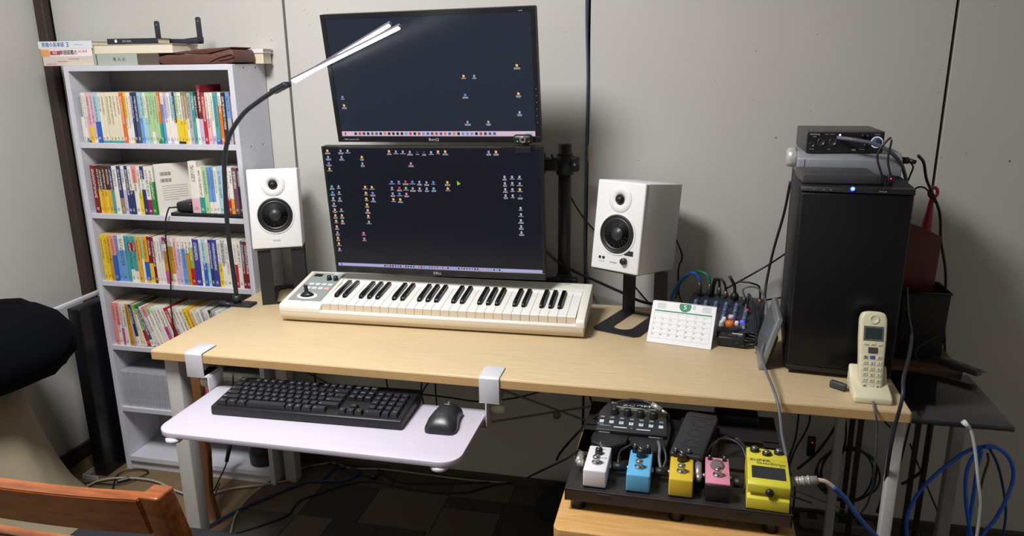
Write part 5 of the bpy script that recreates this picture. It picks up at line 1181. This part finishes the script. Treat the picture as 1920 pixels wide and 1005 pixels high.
# floor cables
def fc(label, r, mat, *pts, name='cable', zs=None):
    return cable([P(u, v, z=r+.006+(zs or 0)) for u, v in pts], r, mat, label, name=name)
DKB = M('dull_blue_cable', (34, 56, 92), .5)
fc('dull blue cable crossing the floor from lower left to the middle', .0045, DKB, (385, 990), (450, 955), (520, 925), (570, 905), (605, 902), (650, 900), (672, 885), (650, 875), (620, 880))
fc('dull blue cable lying under the desk rear', .004, DKB, (600, 905), (625, 880), (640, 860), (655, 850))
fc('beige cable curving over the floor under the tray', .0035, M('beige_cable', (150, 142, 126), .5), (432, 1000), (445, 960), (475, 925), (520, 895), (560, 880), (620, 868), (660, 878), (720, 880), (800, 890), (880, 900), (950, 905))
fc('black cable winding across the carpet tiles', .0028, CABLE, (440, 1000), (490, 985), (540, 965), (560, 940), (600, 925), (650, 908), (700, 903), (760, 915), (830, 924), (880, 922), (930, 908), (975, 905))
fc('black cable curving along the wall bottom', .0028, CABLE, (700, 870), (720, 890), (760, 905), (840, 906), (900, 905), (960, 900), (1040, 893), (1060, 890))
fc('black cable along the skirting', .0028, CABLE, (580, 862), (650, 865), (740, 872), (820, 880), (900, 890), (960, 900), (1000, 905))
fc('thin black cable with a small box on it under the tray', .0022, CABLE, (640, 880), (665, 890), (700, 893), (715, 885), (725, 870), (728, 862))
t = tag(B().box(-.012, .012, -.008, .008, 0, .014, .003, 1).build('ferrite_block', BLACK, None, tuple(P(700, 897, z=.0063))), 'small black block on a cable under the tray', 'ferrite')
fc('dark tangle cable behind the black bag', .003, CABLE, (560, 885), (600, 870), (660, 868), (700, 860), (760, 870), (800, 885), (850, 890))
fc('pale grey power cord across the brown floor', .0035, M('pale_grey_cable', (164, 158, 146), .5), (150, 918), (190, 900), (240, 896), (290, 902), (330, 920), (360, 928), (400, 924), (440, 915), (500, 908), (545, 900))
fc('black looped cord on the brown floor', .0022, CABLE, (125, 915), (165, 905), (215, 908), (250, 900), (278, 885), (262, 880), (235, 883), (218, 893), (212, 915), (208, 940))
t = tag(B().box(-.02, .02, -.005, .005, 0, .01, .003, 1).build('cord_switch', BLACK, None, tuple(P(232, 902, z=.004)), (0, 0, .8)), 'small black cord switch on the brown floor', 'switch')
fc('black cord hanging over the chair side of the floor', .0025, CABLE, (0, 1010), (60, 990), (140, 985), (180, 1000))
wc('black power cord with a thick plug hanging under the tray', .0025, CABLE, (437, 700, -.2), (437, 780, -.21), (433, 830, -.21), (424, 870, -.22), (408, 905, -.24), (400, 925, -.25))
t = tag(B().cyl(P(433, 825, y=-.21), P(425, 865, y=-.215), .008, .006).build('cord_plug', BLACK), 'thick black connector on the cord under the tray', 'plug')
cable([P(412, 905, y=-.24), P(398, 940, y=-.28), P(385, 962, y=-.3), P(365, 985, y=-.3)], .0022, CABLE, 'thin black cord beside the wooden plank')
# right floor tangle
for i, l in enumerate([[(1480, 945), (1540, 950), (1600, 950), (1660, 930), (1700, 925)], [(1490, 965), (1560, 985), (1640, 975), (1690, 935)], [(1500, 990), (1550, 960), (1610, 965), (1680, 985), (1720, 990)], [(1710, 970), (1760, 960), (1810, 968), (1860, 985), (1915, 990)], [(1530, 935), (1570, 950), (1620, 990), (1650, 1010)]]):
    fc(['black cable lying farthest back under the tower', 'black cable snaking below the wall coil', 'black cable lying nearest the yellow pedal', 'black cable arching across the floor below the glossy table', 'black cable slanting along the floor by the right leg'][i], .003, CABLE, *l)
t = thing('power_strip', 'dim grey power strip on the floor under the right end of the desk', 'power strip', tuple(P(1500, 990, z=.006)), (0, 0, -.05))
B().box(0, .2, 0, .045, 0, .03, .004, 1).build('strip_body', M('strip_grey', (100, 96, 88), .5), t)
for i in range(4): B().box(.02+i*.045, .045+i*.045, .01, .035, .0302, .0312).build('socket', BLACK, t)
# black bag under the desk
def blob(name, label, cat, rings, mat, n=20, cap=True, seed=1, amp=.006, cl=True):
    """rings: (center xyz, rx, ry)"""
    rnd = random.Random(seed); b = B(); bm = b.bm; rs = []
    for (cx, cy, cz), rx, ry in rings:
        rs.append([bm.verts.new((cx+(rx+rnd.uniform(-amp, amp))*math.cos(2*math.pi*k/n), cy+(ry+rnd.uniform(-amp, amp))*math.sin(2*math.pi*k/n), cz+rnd.uniform(-amp, amp)*.4)) for k in range(n)])
    for a, c in zip(rs, rs[1:]):
        for k in range(n): f = bm.faces.new((a[k], a[(k+1) % n], c[(k+1) % n], c[k])); f.smooth = True
    bm.faces.new(rs[0][::-1]); f = bm.faces.new(rs[-1])
    bmesh.ops.recalc_face_normals(bm, faces=bm.faces)
    return tag(b.build(name, mat), label, cat)
CLB = M('dark_navy_cloth', (20, 24, 34), .9, bump=.5, bscale=60)
p = P(1030, 945, z=.006)
blob('soft_bag', 'dark navy soft bag slumped on the floor left of the pedal table', 'bag', [((.95, -.13, .0062), .085, .075), ((.95, -.13, .03), .088, .078), ((.945, -.125, .06), .07, .065), ((.94, -.12, .075), .04, .04)], CLB, amp=.006)

# wavy wooden plank
t = thing('wooden_plank', 'wavy brown wooden post standing behind the left desk leg', 'post', (-.03, -.40, 0))
WPL = M('brown_post_wood', (120, 78, 46), .5, noise=.3, nscale=16, stretch=(1, 1, .15))
y_ = -.40
def wx(u, v): return P(u, v, y=y_)
lft = [(343, 700), (350, 740), (360, 800), (362, 830), (367, 860), (376, 890), (379, 930), (386, 985)]; rgt = [(372, 700), (377, 740), (384, 800), (380, 815), (389, 850), (391, 890), (393, 930), (403, 965), (407, 988)]
lp_ = [wx(*q) for q in lft]; rp_ = [wx(*q) for q in rgt]
off = Vector(t.location)
poly = [((q-off).x, (q-off).z) for q in lp_]+[((q-off).x, (q-off).z) for q in reversed(rp_)]
poly = [((q[0]), max(q[1], 0)) for q in poly]
zmin = min(q[1] for q in poly); n_ = len(lp_)
ext_l = (poly[n_-1][0]+.0, .0); ext_r = (poly[n_][0]+.0, .0)
poly = poly[:n_]+[ext_l, ext_r]+poly[n_:]
B().prism(poly, 0, .022, 'y', .002).build('post_wood', WPL, t)
# cream vented cover behind the left clamp
t = thing('vented_cover', 'cream vented plastic cover mounted under the desk behind the left clamp', 'cover', (.10, -.56, ZD-DT-.0005))
IV = M('cream_plastic', (200, 194, 184), .45)
b = B(); b.box(0, .085, 0, .12, -.045, 0, .008, 3); b.build('cover_body', IV, t)
for i in range(4): B().box(.02+i*.015, .027+i*.015, -.0006, .002, -.04, -.014).build('vent_slot', M('slot_dark', (50, 46, 42), .7), t)

# ================================================================== LEFT SIDE
# narrow black stand with white top against the left wall
t = thing('narrow_black_stand', 'narrow black stand with a white top rail left of the bookcase', 'stand', (-.77, -.36, 0))
b = B(); b.prism([(.118, .03), (.131, .03), (.121, .34), (.108, .34)], .592, .606, 'z', .002); b.build('white_top', WHITEM, t)
B().box(.131, .178, .125, .33, .0, .592, .004, 2).build('black_panel', M('stand_black', (14, 16, 22), .35), t)
b = B(); b.box(.105, .165, .098, .101, 0, .014); b.box(.105, .108, .101, .2, 0, .014); b.build('white_foot', WHITEM, t)
# beige cloth-covered seat with black jacket
BG = M('beige_canvas', (168, 156, 132), .85, noise=.12, nscale=10, bump=.3, bscale=250)
def drape():
    b = B(); bm = b.bm
    lv = [(.50, .16), (.42, .168), (.34, .18), (.26, .196), (.18, .215), (.10, .24), (.04, .27), (.002, .30)]
    n = 48; rs = []
    cx, cy = -.675, -.64
    for z, r_ in lv:
        am = .012*(.5-z)/.5
        ring = []
        for k in range(n):
            a = 2*math.pi*k/n; rr = r_+am*math.sin(a*7+z*2)+am*.6*math.sin(a*12)
            x = cx+rr*math.cos(a)*1.0; y = cy+rr*math.sin(a)*1.08
            x = max(x, XL+.016+.001*(k % 3))
            ring.append(bm.verts.new((x, y, z)))
        rs.append(ring)
    for a, c in zip(rs, rs[1:]):
        for k in range(n): f = bm.faces.new((a[k], c[k], c[(k+1) % n], a[(k+1) % n])); f.smooth = True
    bm.faces.new(rs[0]); 
    bmesh.ops.recalc_face_normals(bm, faces=bm.faces)
    return b
t = thing('covered_stool', 'beige canvas covered seat flaring to the floor by the left wall', 'seat', (0, 0, 0))
drape().build('canvas_cover', BG, t)
blob('black_jacket', 'black jacket heaped over the beige covered seat at the left edge', 'jacket',
     [((-.62, -.62, .49), .12, .17), ((-.585, -.60, .525), .19, .20), ((-.565, -.585, .575), .21, .205), ((-.562, -.585, .62), .21, .20), ((-.58, -.59, .665), .185, .185), ((-.59, -.6, .69), .16, .16), ((-.64, -.6, .705), .05, .07)], M('black_fleece', (7, 9, 15), .95, spec=.08, bump=.6, bscale=120), n=28, amp=.008, seed=4)
t = tag(B().box(-.04, .04, -.006, .006, 0, .008, .002, 1).build('blue_stick', M('blue_stick', (40, 110, 180), .4), None, tuple(P(100, 985, z=.001)), (0, 0, .15)), 'blue plastic stick on the floor under the chair rail', 'stick')

# ---- wooden chair (seen from behind)
CW = M('orange_varnished_wood', (158, 88, 38), .3, noise=.3, nscale=14, stretch=(1, 6, 6), c2=(112, 56, 24), coat=.4)
CD = M('varnished_wood_edge', (160, 84, 36), .35, noise=.3, nscale=14, coat=.3)
ch = thing('wooden_chair', 'orange brown wooden chair with black seat in the left foreground', 'chair', (.10, -1.36, 0))
for x in (.424, -.022):
    b = B(); b.prism([(.155, 0), (.193, 0), (.152, .25), (.130, .42), (.086, .62), (.050, .748), (.013, .748), (.048, .61), (.090, .42), (.112, .25)], x, x+.033, 'x', .004, seg=3); b.build('back_post', CW, ch)
def rail(zc0, zc1, ty, nm, th_=.026):
    b = B(); bm = b.bm; rings = []
    for i in range(17):
        s_ = i/16; x = .009+.417*s_; yb_ = .012*(2*s_-1)**2
        yo = ty+yb_; k = (zc1-zc0)*.28
        rings.append([bm.verts.new(p) for p in [(x, yo+k, zc0), (x, yo+th_+k, zc0), (x, yo+th_, zc1), (x, yo, zc1)]])
    for r0, r1 in zip(rings, rings[1:]):
        for k in range(4): f = bm.faces.new((r0[k], r0[(k+1) % 4], r1[(k+1) % 4], r1[k])); f.smooth = False
    bm.faces.new(rings[0]); bm.faces.new(rings[-1][::-1]); bmesh.ops.recalc_face_normals(bm, faces=bm.faces)
    bmesh.ops.bevel(bm, geom=[e for e in bm.edges if len(e.link_faces) == 2 and e.calc_face_angle(0) > .8], offset=.002, segments=2, affect='EDGES')
    b.build(nm, CW, ch)
rail(.676, .744, -.002, 'top_rail'); rail(.60, .634, .034, 'middle_rail', .022); rail(.53, .562, .054, 'lower_rail', .022)
B().box(.0, .372, .135, .365, .405, .445, .015, 3).build('seat', M('black_seat_vinyl', (24, 26, 34), .5, bump=.2, bscale=200), ch)
for x in (.0, .34): B().box(x, x+.032, .32, .352, 0, .405, .003, 2).build('front_leg', CW, ch)
b = B(); b.box(.02, .35, .14, .16, .36, .405, .002, 1); b.box(.02, .35, .325, .345, .36, .405, .002, 1); b.build('seat_frame', CW, ch)
